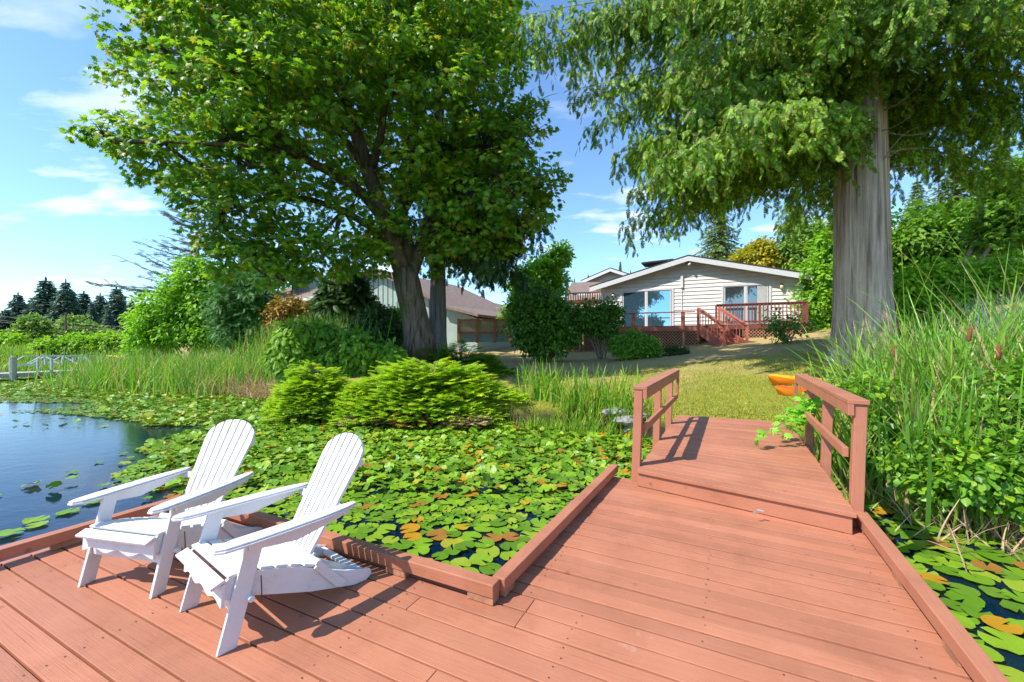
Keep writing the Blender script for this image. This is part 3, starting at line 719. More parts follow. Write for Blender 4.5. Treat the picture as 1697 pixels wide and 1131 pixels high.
        for k in range(bars + 1):
            a = s0 + (s1 - s0) * k / (bars + 1) + .035; b_ = s0 + (s1 - s0) * (k + 1) / (bars + 1) - .035
            p = MB(); hbox(p, a, b_, .02, .05, z0 + .03, z1 - .03); p.build('pane', gm, win)
            fr = MB()
            for q in ((a - .0, a + .045, z0, z1), (b_ - .045, b_, z0, z1)): hbox(fr, q[0], q[1], .0, .03, q[2], q[3])
            hbox(fr, a + .045, b_ - .045, .0, .03, z0, z0 + .05); hbox(fr, a + .045, b_ - .045, .0, .03, z1 - .05, z1)
            fr.build('sash', MAT['trim'], win)
        return win
    window(*w1, MAT['glass'], 1)
    w_ = window(*w2, MAT['glass_dark'], 1)
    cu = MB(); n = 14; s1 = w2[1] - .08; s0 = s1 - .42
    for i in range(n): hbox(cu, s0 + .03 * i, s0 + .03 * i + .022, .006 + .004 * (i % 2), .018, w2[2] + .1, w2[3] - .06)
    cu.build('curtain', MAT['curtain'], w_)
    # wall lamps
    for px, py in ((1017, 491), (1295, 476)):
        p = hp(px, py); s = hst(px); l = MB(); hbox(l, s - .06, s + .06, -.04, .03, p.z - .1, p.z + .14); lm = l.build('wall_lamp', MAT['black'], t)
        gl = MB(); c = HW(s, -.12, p.z); gl.tube([c - Vector((0, 0, .12)), c - Vector((0, 0, .05)), c + Vector((0, 0, .06)), c + Vector((0, 0, .1))], [.05, .085, .075, .03], 10); gl.build('lamp_glass', MAT['lampglass'], lm, smooth=True)
        cp = MB(); cp.tube([c + Vector((0, 0, .1)), c + Vector((0, 0, .15))], [.10, .03], 10); cp.tube([c + Vector((0, 0, .12)), HW(s, -.04, p.z + .12)], .015, 6); cp.build('lamp_cap', MAT['black'], lm)
    # flood light pair, gable vent, conduit box
    p = hp(1140, 438); s = hst(1140); v = MB()
    for k in range(5): hbox(v, s - .02, s + .28, -.05, .03, p.z - .02 + k * .07, p.z + .02 + k * .07)
    v.build('gable_vent', MAT['concrete'], t)
    fl = MB(); c = HW(s - .15, -.12, p.z + .02); fl.tube([HW(s - .15, .0, p.z + .02), c], .04, 8)
    fl.build('flood_light_bracket', MAT['trim'], t)
    for dx, dz in ((-.16, .1), (.16, -.1)):
        h_ = MB(); h_.tube([c, c + RV * dx + Vector((0, 0, dz)) - AV * .1, c + RV * dx * 1.8 + Vector((0, 0, dz * 1.2)) - AV * .28], [.03, .05, .085], 10); h_.build('flood_light', MAT['trim'], t, smooth=True)
    b = MB(); s = hst(1130); hbox(b, s - .06, s + .06, -.08, .03, hp(1130, 478).z, hp(1130, 456).z); hbox(b, s - .012, s + .012, -.03, .03, 2.6, hp(1130, 478).z); b.build('cable_box', MAT['siding'], t)
    # crawl space below
    return t
house()

def house_deck():
    ft = -2.6                                # front edge of the low deck
    zl = hp(1100, 541, ft).z; zr = 2.42
    s0, s1 = hst(872, ft), hst(1160, ft); rt = -1.55; r0, r1 = hst(1187, rt), hst(1337, rt)
    t = thing('house_deck', 'dark red timber deck with railings and tan lattice skirt in front of the cream house', 'deck', HW(s1, -1.5, gz(*HW(s1, -1.5, 0).xy)))
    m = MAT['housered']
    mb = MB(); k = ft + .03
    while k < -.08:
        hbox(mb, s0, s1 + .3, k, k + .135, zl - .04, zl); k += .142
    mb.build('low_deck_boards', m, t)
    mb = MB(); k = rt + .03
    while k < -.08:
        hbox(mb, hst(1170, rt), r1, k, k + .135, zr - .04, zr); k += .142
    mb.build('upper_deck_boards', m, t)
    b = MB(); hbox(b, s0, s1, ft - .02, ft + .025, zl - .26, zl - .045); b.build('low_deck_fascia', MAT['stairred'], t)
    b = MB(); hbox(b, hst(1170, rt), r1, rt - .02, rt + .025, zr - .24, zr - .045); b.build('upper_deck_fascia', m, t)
    # lattice skirt: crossing diagonal strips clipped to a rectangle
    def lattice(a0, a1, tt, z0, z1, pitch=.15):
        l = MB(); hgt = z1 - z0; w = .02
        x = a0 - hgt
        while x < a1:
            for sg in (1, -1):
                xs_, xe = (x, x + hgt) if sg > 0 else (x + hgt, x)
                lo_, hi = 0.0, 1.0
                f0 = (a0 - xs_) / (xe - xs_); f1 = (a1 - xs_) / (xe - xs_)
                lo_, hi = max(0, min(f0, f1)), min(1, max(f0, f1))
                if hi - lo_ < .03: continue
                p = lambda f: (xs_ + (xe - xs_) * f, z0 + hgt * f)
                (ax, az_), (bx, bz) = p(lo_), p(hi); o = tt if sg > 0 else tt + .012
                l.prism([HW(ax - w, o, az_), HW(ax + w, o, az_), HW(bx + w, o, bz), HW(bx - w, o, bz)], AV * .009)
            x += pitch
        l.build('lattice_panel', MAT['lattice'], t)
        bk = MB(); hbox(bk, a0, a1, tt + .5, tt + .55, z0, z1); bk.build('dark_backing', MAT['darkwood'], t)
    zg = .72
    for a, b_ in ((s0, hst(960, ft)), (hst(963, ft), hst(1052, ft)), (hst(1056, ft), hst(1131, ft)), (hst(1135, ft), s1)): lattice(a, b_, ft, zg, zl - .27)
    lattice(hst(1232, rt), r1 - .1, rt, 1.45, zr - .25)
    for px in (961, 1054, 1133):
        q = MB(); s = hst(px, ft); hbox(q, s - .05, s + .05, ft - .05, ft + .05, zg - .2, zl - .262); q.build('skirt_post', MAT['lattice'], t)
    # low rail along the front
    zt = hp(1100, 518, ft).z
    for px in (1050, 1132):
        q = MB(); s = hst(px, ft); hbox(q, s - .09, s + .09, ft - .09, ft - .03, zl - .22, zt - .04); q.build('low_rail_post', MAT['stairred'], t)
    q = MB(); hbox(q, hst(1028, ft), hst(1152, ft), ft - .12, ft + .06, zt - .05, zt); q.build('low_rail', MAT['stairred'], t)
    # upper railing with balusters
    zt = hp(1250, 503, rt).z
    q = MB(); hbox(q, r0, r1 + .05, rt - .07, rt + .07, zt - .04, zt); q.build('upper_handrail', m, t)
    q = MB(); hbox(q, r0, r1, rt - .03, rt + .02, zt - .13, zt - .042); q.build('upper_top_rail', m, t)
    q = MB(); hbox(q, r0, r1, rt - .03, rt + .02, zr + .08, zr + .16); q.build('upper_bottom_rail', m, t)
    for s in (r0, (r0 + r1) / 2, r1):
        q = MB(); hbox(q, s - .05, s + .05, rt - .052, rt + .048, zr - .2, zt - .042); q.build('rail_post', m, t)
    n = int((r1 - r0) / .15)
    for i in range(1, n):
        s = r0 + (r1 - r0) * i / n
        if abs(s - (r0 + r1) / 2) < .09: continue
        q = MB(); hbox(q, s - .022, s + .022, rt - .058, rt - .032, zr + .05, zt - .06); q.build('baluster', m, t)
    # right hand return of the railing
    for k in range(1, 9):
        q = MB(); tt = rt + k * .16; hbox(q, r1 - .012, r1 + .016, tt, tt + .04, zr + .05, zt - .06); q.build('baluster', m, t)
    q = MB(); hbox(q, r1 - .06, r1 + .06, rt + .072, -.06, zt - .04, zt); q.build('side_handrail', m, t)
    return t
house_deck()

def stairs():
    # runs from the upper deck down towards the lawn, towards the camera and slightly right
    ground_z = 1.22; tb, tt = -4.15, -2.75; zt = 2.22
    sL, sR = hst(1153, -3.3) + .35, hst(1234, -2.8) - .35
    bL, bR = (1196, 580), (1236, 575)
    t = thing('deck_stairs', 'terracotta wooden stairs with picket handrails going down from the deck to the lawn', 'stairs', HW((sL + sR) / 2, -3.5, 1.2))
    m = MAT['stairred']
    # ground line of newels from pixels: left bottom newel 1199, right bottom newel 1233 ; tops 1155 and 1187
    A0, A1 = hst(1200, tb), hst(1157, tt); B0, B1 = hst(1238, tb), hst(1192, tt)
    n = 6
    for i in range(n):
        f = i / n; z = ground_z + (zt - ground_z) * (i + 1) / n; a = tb + (tt - tb) * i / n; d = (tt - tb) / n
        sa_, sb_ = A0 + (A1 - A0) * f + .03, B0 + (B1 - B0) * f - .03
        q = MB(); hbox(q, sa_, sb_, a - .02, a + d + .01, z - .04, z); q.build('tread', MAT['stairred'], t)
        q = MB(); hbox(q, sa_, sb_, a, a + .02, z - .17, z - .042); q.build('riser', m, t)
    for (p0, p1) in ((A0, A1), (B0, B1)):
        lo_, hi = HW(p0, tb, ground_z), HW(p1, tt, zt)
        q = MB(); q.prism([lo_ + Vector((0, 0, -.12)), lo_ + Vector((0, 0, .22)), hi + Vector((0, 0, .12)), hi + Vector((0, 0, -.30))], RV * .04); q.build('stringer', m, t)
        q = MB(); q.beam(lo_ + Vector((0, 0, 1.06)) - AV * .06, hi + Vector((0, 0, .98)) + AV * .08, .13, .04); q.build('handrail', m, t)
        q = MB(); q.beam(lo_ + Vector((0, 0, .97)), hi + Vector((0, 0, .89)), .04, .09); q.build('top_rail', m, t)
        q = MB(); q.beam(lo_ + Vector((0, 0, .30)), hi + Vector((0, 0, .20)), .04, .08); q.build('bottom_rail', m, t)
        for f in (0, 1):
            c = lo_.lerp(hi, f); q = MB(); q.box(c + Vector((0, 0, .40 if f == 0 else .15)), (.11, .11, 1.3 if f == 0 else 1.55), ROT); q.build('newel_post', m, t)
        for i in range(1, 9):
            c = lo_.lerp(hi, i / 9); q = MB(); q.box(c + Vector((0, 0, .59)) - RV * .03, (.035, .03, .76), ROT); q.build('baluster', m, t)
stairs()

# ------------------------------------------------------------------ houses on the left and far behind
def neighbour():
    Y0 = 27.0
    t = thing('neighbour_house', 'sage green board sided house with brown roof and grey chimney behind the maple', 'house', (-6, 30, 1.3))
    # grid aligned frame of its own
    O = P(690, 560, 27); O.z = 0
    W_ = lambda s, d, z: O + RV * s + AV * d + Vector((0, 0, z))
    def spx(px, d): 
        o = O + AV * d; k = (px - CX) / FPX; return (k * o.y - o.x) / (RV.x - k * RV.y)
    def zpy(px, py, d): s = spx(px, d); return EYE + (CY - py) / FPX * (W_(s, d, 0).y)
    g0, g1, gp = spx(556, 0), spx(762, 0), spx(625, 0); zp = zpy(625, 452, 0); zr_ = zpy(762, 520, 0); zl_ = zpy(556, 488, 0)
    MB().prism([W_(g0, 0, .5), W_(g1, 0, .5), W_(g1, 0, zr_), W_(gp, 0, zp), W_(g0, 0, zl_)], AV * 9).build('wall', MAT['sage'], t)
    b = MB(); s = g0 + .2
    while s < g1:
        z = zp - (zp - zr_) * (s - gp) / (g1 - gp) if s > gp else zp - (zp - zl_) * (gp - s) / (gp - g0)
        b.prism([W_(s, -.03, .5), W_(s + .05, -.03, .5), W_(s + .05, -.03, z), W_(s, -.03, z)], AV * .028); s += .42
    b.build('siding_battens', MAT['batten'], t)
    r = MB()
    for e, ze in ((g0 - .4, zl_ - .12), (g1 + .5, zr_ - .15)):
        a = [W_(e, -.6, ze), W_(gp, -.6, zp + .05), W_(gp, 9.5, zp + .05), W_(e, 9.5, ze)]; r.hexa(a, [p + Vector((0, 0, .16)) for p in a])
    roof = r.build('roof', MAT['shingle_brown'], t)
    # left wing: ridge parallel to the shore, slope towards the water
    a0, a1 = spx(432, 1.0), spx(556, 1.0); zE = zpy(440, 500, 0.4) ; zR = zpy(549, 470, 3.5)
    MB().prism([W_(a0 + .5, 1.2, .3), W_(a0 + .5, 7, .3), W_(a0 + .5, 7, zE), W_(a0 + .5, 4, zR), W_(a0 + .5, 1.2, zE)], RV * (a1 - a0)).build('wing_wall', MAT['siding'], t)
    r = MB(); a = [W_(a0, .4, zE), W_(a1, .4, zE), W_(a1, 4, zR), W_(a0, 4, zR)]; r.hexa(a, [p + Vector((0, 0, .14)) for p in a])
    a = [W_(a0, 4, zR), W_(a1, 4, zR), W_(a1, 7.6, zE), W_(a0, 7.6, zE)]; r.hexa(a, [p + Vector((0, 0, .14)) for p in a])
    wr = r.build('wing_roof', MAT['shingle_brown'], t)
    r = MB(); r.prism([W_(a0, .37, zE - .16), W_(a1, .37, zE - .16), W_(a1, .37, zE + .12), W_(a0, .37, zE + .12)], AV * .03); r.build('fascia', MAT['trim'], t)
    # chimney
    s0, s1 = spx(484, 2.2), spx(512, 2.2); c = MB(); z0, z1 = zE - .3, zpy(498, 456, 2.2)
    c.hexa([W_(s0, 2.2, z0), W_(s1, 2.2, z0), W_(s1, 3.4, z0), W_(s0, 3.4, z0)], [W_(s0, 2.2, z1), W_(s1, 2.2, z1), W_(s1, 3.4, z1), W_(s0, 3.4, z1)])
    ch = c.build('chimney', MAT['sage'], t); c = MB(); s = s0
    while s < s1: c.prism([W_(s, 2.17, z0), W_(s + .05, 2.17, z0), W_(s + .05, 2.17, z1), W_(s, 2.17, z1)], AV * .028); s += .28
    c.build('chimney_battens', MAT['batten'], ch)
    c = MB(); q = W_((s0 + s1) / 2, 2.8, z1); c.tube([q, q + Vector((0, 0, .5))], .14, 10); c.tube([q + Vector((0, 0, .5)), q + Vector((0, 0, .62))], .22, 10); c.build('flue', MAT['metal'], ch)
    # low side wing with the dish
    u0, u1 = spx(740, -1.5), spx(792, -1.5); zt = zpy(762, 508, -1.5); ze = zpy(790, 525, -1.5)
    MB().prism([W_(u0, -1.4, .8), W_(u1 - .1, -1.4, .8), W_(u1 - .1, -1.4, ze - .1), W_(u0, -1.4, zt - .1)], AV * 5).build('porch_wall', MAT['sage'], t)
    r = MB(); a = [W_(u0 - .3, -2, zt), W_(u1 + .3, -2, ze - .06), W_(u1 + .3, 4, ze - .06), W_(u0 - .3, 4, zt)]; r.hexa(a, [p + Vector((0, 0, .13)) for p in a]); r.build('porch_roof', MAT['shingle_brown'], t)
    q = P(766, 522, 26.5); d = MB()
    rings = [(.0, .0), (.12, .02), (.24, .07), (.34, .14)]
    for i in range(3):
        for k in range(12):
            a, b_ = 2 * math.pi * k / 12, 2 * math.pi * (k + 1) / 12
            f = lambda r_, z_, an: q + Vector((math.cos(an) * r_, -z_ - .1, math.sin(an) * r_ * .95))
            (r0, z0_), (r1, z1_) = rings[i], rings[i + 1]
            d.prism([f(r0, z0_, a), f(r1, z1_, a), f(r1, z1_, b_), f(r0, z0_, b_)] if i else [f(r0, z0_, a), f(r1, z1_, a), f(r1, z1_, b_)], (0, .015, 0))
    d.tube([q, q - Vector((0, 0, .35))], .025, 6); d.tube([q + Vector((0, -.1, -.2)), q + Vector((0, -.5, -.05))], .015, 6)
    d.build('satellite_dish', MAT['trim'], t)
    return t
neighbour()
def small_house(name, label, pl, pr, pe, pyr, pye, Y, dep, wallm, roofm, base):
    t = thing(name, label, 'house', P((pl + pr) / 2, 560, Y + 2))
    O = P(pr, 560, Y); O.z = 0; k = (pl - CX) / FPX; s0 = (k * O.y - O.x) / (RV.x - k * RV.y)
    W_ = lambda s, d, z: O + RV * s + AV * d + Vector((0, 0, z))
    kp = (pe - CX) / FPX; sp = (kp * O.y - O.x) / (RV.x - kp * RV.y); zp = EYE + (CY - pyr) / FPX * W_(sp, 0, 0).y; ze = EYE + (CY - pye) / FPX * W_(s0, 0, 0).y
    MB().prism([W_(s0 + .3, 0, base), W_(-.3, 0, base), W_(-.3, 0, ze), W_(sp, 0, zp - .15), W_(s0 + .3, 0, ze)], AV * dep).build('wall', wallm, t)
    r = MB()
    for e in (s0, 0):
        a = [W_(e, -.5, ze - .05), W_(sp, -.5, zp), W_(sp, dep + .4, zp), W_(e, dep + .4, ze - .05)]; r.hexa(a, [p + Vector((0, 0, .12)) for p in a])
    r.build('roof', roofm, t)
    for e in (s0, 0): MB().prism([W_(e, -.53, ze - .25), W_(sp, -.53, zp - .2), W_(sp, -.53, zp + .03), W_(e, -.53, ze - .02)], AV * .03).build('rake_board', MAT['trim'], t)
    return t
small_house('brown_roof_house', 'low house with brown shingle roof beyond the orange fence', 745, 842, 752, 494, 520, 36, 8, MAT['sage'], MAT['shingle_brown'], 1)
h2 = small_house('cream_gable_house', 'cream gabled house with red upper deck peeking over the left eave of the lake house', 965, 1060, 1014, 448, 468, 33, 9, MAT['soffit'], MAT['shingle_dark'], 1.5)
q = MB(); a = [P(936, 489, 30), P(1000, 486, 30), P(1005, 470, 34), P(948, 471, 34)]; q.hexa(a, [p + Vector((0, 0, .1)) for p in a]); q.build('side_roof', MAT['shingle_brown'], h2)
q = MB(); q.beam(P(940, 487, 29.5), P(1003, 485, 29.5), .12, .08); q.beam(P(940, 502, 29.5), P(1003, 501, 29.5), .12, .3)
for px in range(942, 1003, 4): q.beam(P(px, 501, 29.5), P(px, 487, 29.5), .07, .05, up=(0, 1, 0))
q.build('upper_balcony', MAT['housered'], h2)
MB().prism([P(940, 560, 30), P(1003, 560, 30), P(1003, 490, 30), P(940, 490, 30)], (0.5, 3, 0)).build('side_wall', MAT['soffit'], h2)

def fence():
    t = thing('orange_fence', 'orange wooden fence with tan screen panels beyond the lawn', 'fence', P(795, 570, 21))
    for px in (760, 791, 820, 846): MB().beam(P(px, 569, 21), P(px, 529, 21), .13, .13, up=(0, 1, 0)).build('post', MAT['fencered'], t)
    for a, b_ in ((761.5, 789.5), (792.5, 818.5), (821.5, 845)):
        MB().beam(P(a, 531, 21), P(b_, 531, 21), .06, .09).build('rail', MAT['fencered'], t)
        MB().beam(P(a, 552, 21), P(b_, 552, 21), .06, .09).build('rail', MAT['fencered'], t)
        s = MB()
        for py in np.arange(533.5, 550.5, 1.1): s.beam(P(a, py, 21), P(b_, py, 21), .012, .025)
        for px in np.arange(a, b_, 1.5): s.beam(P(px, 532.6, 21.02), P(px, 550.6, 21.02), .03, .012, up=(0, 1, 0))
        s.build('screen_panel', MAT['fencescreen'], t)
        s = MB(); s.prism([P(a, 568, 21.05), P(b_, 568, 21.05), P(b_, 553.5, 21.05), P(a, 553.5, 21.05)], (0, .02, 0)); s.build('lower_panel', MAT['sage'], t)
fence()
t = thing('red_deck_fence', 'short red picket fence beside the neighbour house at left', 'fence', P(505, 530, 24))
for i, px in enumerate(range(495, 524, 4)): MB().beam(P(px, 522, 24), P(px, 501 - (i % 2), 24), .11, .03, up=(0, 1, 0)).build('picket', MAT['fencered'], t)
MB().beam(P(493, 505, 24.05), P(523, 504, 24.05), .05, .09).build('rail', MAT['fencered'], t)

# ------------------------------------------------------------------ kayaks, rocks, far pier, poles
def kayak(px, py, z0, rot, tilt, c1, label, L=3.1):
    t = thing('kayak', label, 'kayak', P(px, py, 9.6), 'kayaks on the lawn beside the cedar', rot)
    def sect(u, z_lo, z_hi, w, mb_rings, half):
        pass
    n, m_ = 22, 9
    def hull(top):
        mb = MB(); v = []
        for i in range(n + 1):
            u = i / n; x = (u - .0) * L; w = .36 * (max(1e-4, math.sin(math.pi * min(.9999, max(.0001, u)))) ** .55); rk = .16 * (abs(2 * u - 1) ** 3)
            zc = .17 + rk * (1.0)
            for k in range(m_):
                a = math.pi * k / (m_ - 1)
                if top: y, z = math.cos(a) * w * 1.0, zc + math.sin(a) * (.13 * (w / .36) ** .8) * (1 - .55 * (math.exp(-((u - .5) / .14) ** 2)))
                else: y, z = math.cos(a) * w * 1.02, zc - math.sin(a) ** .8 * (.19 * (w / .36) ** .5 + .01)
                v.append((x, y, z))
        f = []
        for i in range(n):
            for k in range(m_ - 1):
                a = i * m_ + k; f.append((a, a + 1, a + m_ + 1, a + m_))
        mb.add(v, f); return mb
    hull(False).build('hull', c1[0], t, world=False, smooth=True)
    hull(True).build('deck', c1[1], t, world=False, smooth=True)
    r = MB(); pts = [(L * .5 + .42 * math.cos(a), .22 * math.sin(a), .262) for a in np.linspace(0, 2 * math.pi, 21)]; r.tube(pts, .02, 6, cap=False); r.build('cockpit_rim', MAT['black'], t, world=False, smooth=True)
    t.rotation_euler = (tilt, 0, rot); t.location.z = z0; t.scale = (1, 1.1, 1.25); return t
KO = plain('orange_plastic', (.85, .22, .01), .35, var=.06); KY = plain('yellow_plastic', (.85, .42, .01), .35, var=.1); KR = plain('red_orange_plastic', (.80, .10, .01), .35, var=.1)
kayak(1277, 640, .42, R(14), R(-10), (KO, KY), 'orange and yellow kayak lying on the lawn, the farther and higher of the pair')
k2 = kayak(1286, 655, .24, R(6), R(-6), (KO, KR), 'orange and red kayak lying on the lawn, the lower and nearer of the pair'); k2.location.y = 8.9; k2.location.x = P(1286, 655, 8.9).x
# retaining rocks by the gangway
MAT['rock'] = plain('grey_bank_rock', (.26, .25, .23), .9, var=.4, scale=5, bmp=.6)
def rock(x, y, z, r, label='rough grey rock in the low retaining bank beside the gangway'):
    import bmesh as bm_
    b = bm_.new(); bm_.ops.create_icosphere(b, subdivisions=2, radius=1)
    sx, sy, sz = r * random.uniform(.9, 1.3), r * random.uniform(.7, 1), r * random.uniform(.5, .75); ph = random.random() * 9
    for v in b.verts:
        k = 1 + .22 * math.sin(v.co.x * 3 + ph) * math.cos(v.co.y * 4 - ph) + .12 * math.sin(v.co.z * 7 + ph) + random.uniform(-.07, .07)
        v.co = Vector((round(v.co.x * k * 3.2) / 3.2 * .4 + v.co.x * k * .6, v.co.y * k, v.co.z * k)); v.co = Vector((v.co.x * sx, v.co.y * sy, v.co.z * sz))
    me = bpy.data.meshes.new('rock'); b.to_mesh(me); b.free()
    o = link_mesh(me, 'bank_rock', MAT['rock'], None, (x, y, z)); tag(o, label, 'rock', 'rocks along the bank')
for i, (px, py) in enumerate([(1005, 684), (1020, 682), (1034, 684), (1047, 683), (1026, 698), (1040, 699), (1053, 698), (1064, 690), (1062, 706), (1046, 712), (1084, 692), (1090, 705), (1078, 712)]):
    Y = 9.0 + (.2 if py < 690 else 0); p = P(px, py, Y); rock(p.x, p.y, p.z, random.uniform(.10, .17))

def pier():
    t = thing('far_pier', 'weathered grey plank pier on posts at the far left of the lake', 'pier', P(70, 634, 21))
    a, b_ = P(-60, 627, 20.0), P(157, 618, 24.0); a.z = b_.z = .02
    n = 60
    mb = MB(); d = (b_ - a) / n; sd_ = Vector((-d.y, d.x, 0)).normalized() * .6
    for i in range(n):
        p = a + d * i; q_ = a + d * (i + .92); mb.slab([p - sd_, q_ - sd_, q_ + sd_, p + sd_], -.02, .02)
    mb.build('plank_deck', MAT['weathered'], t)
    MB().beam(a - sd_ * 1.02 - Vector((0, 0, .11)), b_ - sd_ * 1.02 - Vector((0, 0, .11)), .05, .2).build('side_beam', MAT['weathered'], t)
    for px, tall in ((6, .9), (46, .8), (69, .8), (108, .8)):
        f = (px + 60) / 217; p = a + (b_ - a) * f - sd_ * 1.13
        k = 2.2 if px == 6 else 1
        MB().tube([Vector((p.x, p.y, -1.4)), Vector((p.x, p.y, .0 + tall * .9))], .06 * k, 8).build('post', MAT['weathered'] if px == 6 else MAT['metal'], t)
        MB().tube([Vector((p.x, p.y + .02, -1.4)), Vector((p.x, p.y + .02, -.1))], .09 * (1.4 if k > 1 else 1), 8).build('pile', MAT['pile'], t)
    t2 = thing('pier_ramp', 'pale metal truss gangway behind the grey pier', 'footbridge', P(80, 605, 30))
    lo_, hi = P(15, 606, 28), P(135, 602, 30); T = P(75, 591, 29)
    for off in (0, 1.1):
        o = Vector((0, off, 0)); g_ = MAT['metal']
        MB().beam(P(15, 606.5, 28) + o, P(128, 602.5, 30) + o, .08, .12).build('lower_chord', g_, t2)
        MB().beam(P(40, 591, 28) + o, P(144, 591, 30) + o, .06, .07).build('top_chord', g_, t2)
        for x0, y0, x1, y1 in ((15, 605, 40, 591), (50, 604.5, 74, 591.5), (76, 591.5, 98, 604), (106, 591.5, 128, 603)):
            MB().beam(P(x0, y0, 28.9) + o, P(x1, y1, 28.9) + o, .06, .08).build('brace', g_, t2)
        for x in (75, 104, 135, 143): MB().beam(P(x, 605, 29) + o, P(x, 591, 29) + o, .09, .09, up=(0, 1, 0)).build('upright', g_, t2)
pier()
def pole():
    p0, p1 = P(109, 570, 95), P(109, 518, 95)
    t = thing('utility_pole', 'distant brown utility pole with a crossarm and wires in front of the far trees', 'utility pole', p0)
    wood = MAT['pile']
    MB().tube([p0, p1], [.22, .15], 8).build('pole', wood, t); MB().beam(p1 + Vector((-1.5, 0, -.8)), p1 + Vector((1.5, 0, -.8)), .12, .14).build('crossarm', wood, t)
    for a, b_, sag in (((-40, 520), (330, 548), .6), ((-40, 527), (330, 553), .6), ((-40, 530), (330, 556), .6), ((-30, 548), (330, 566), .8)):
        w = MB(); A, B_ = P(a[0], a[1], 95), P(b_[0], b_[1], 95)
        w.tube([A.lerp(B_, f) - Vector((0, 0, sag * 4 * f * (1 - f))) for f in np.linspace(0, 1, 15)], .022, 4); w.build('wire', MAT['black'], t)
pole()
MB_y = plain('yellow_boat_plastic', (.75, .55, .08), .4)
b = MB(); p = P(208, 596, 26)
n = 14; v = []; f = []
for i in range(n + 1):
    u = i / n; w = .38 * math.sin(math.pi * (u * .94 + .03)) ** .6
    for k in range(9):
        a = 2 * math.pi * k / 9; v.append((p.x - 1.1 + u * 2.6, p.y + math.cos(a) * w, p.z + .12 + math.sin(a) * w * .38 + .08 * (2 * u - 1) ** 2))
for i in range(n):
    for k in range(9): f.append((i * 9 + k, i * 9 + (k + 1) % 9, (i + 1) * 9 + (k + 1) % 9, (i + 1) * 9 + k))
b.add(v, f); tag(b.build('canoe', MB_y, smooth=True), 'small yellow boat lying in the reeds by the far shore', 'boat')

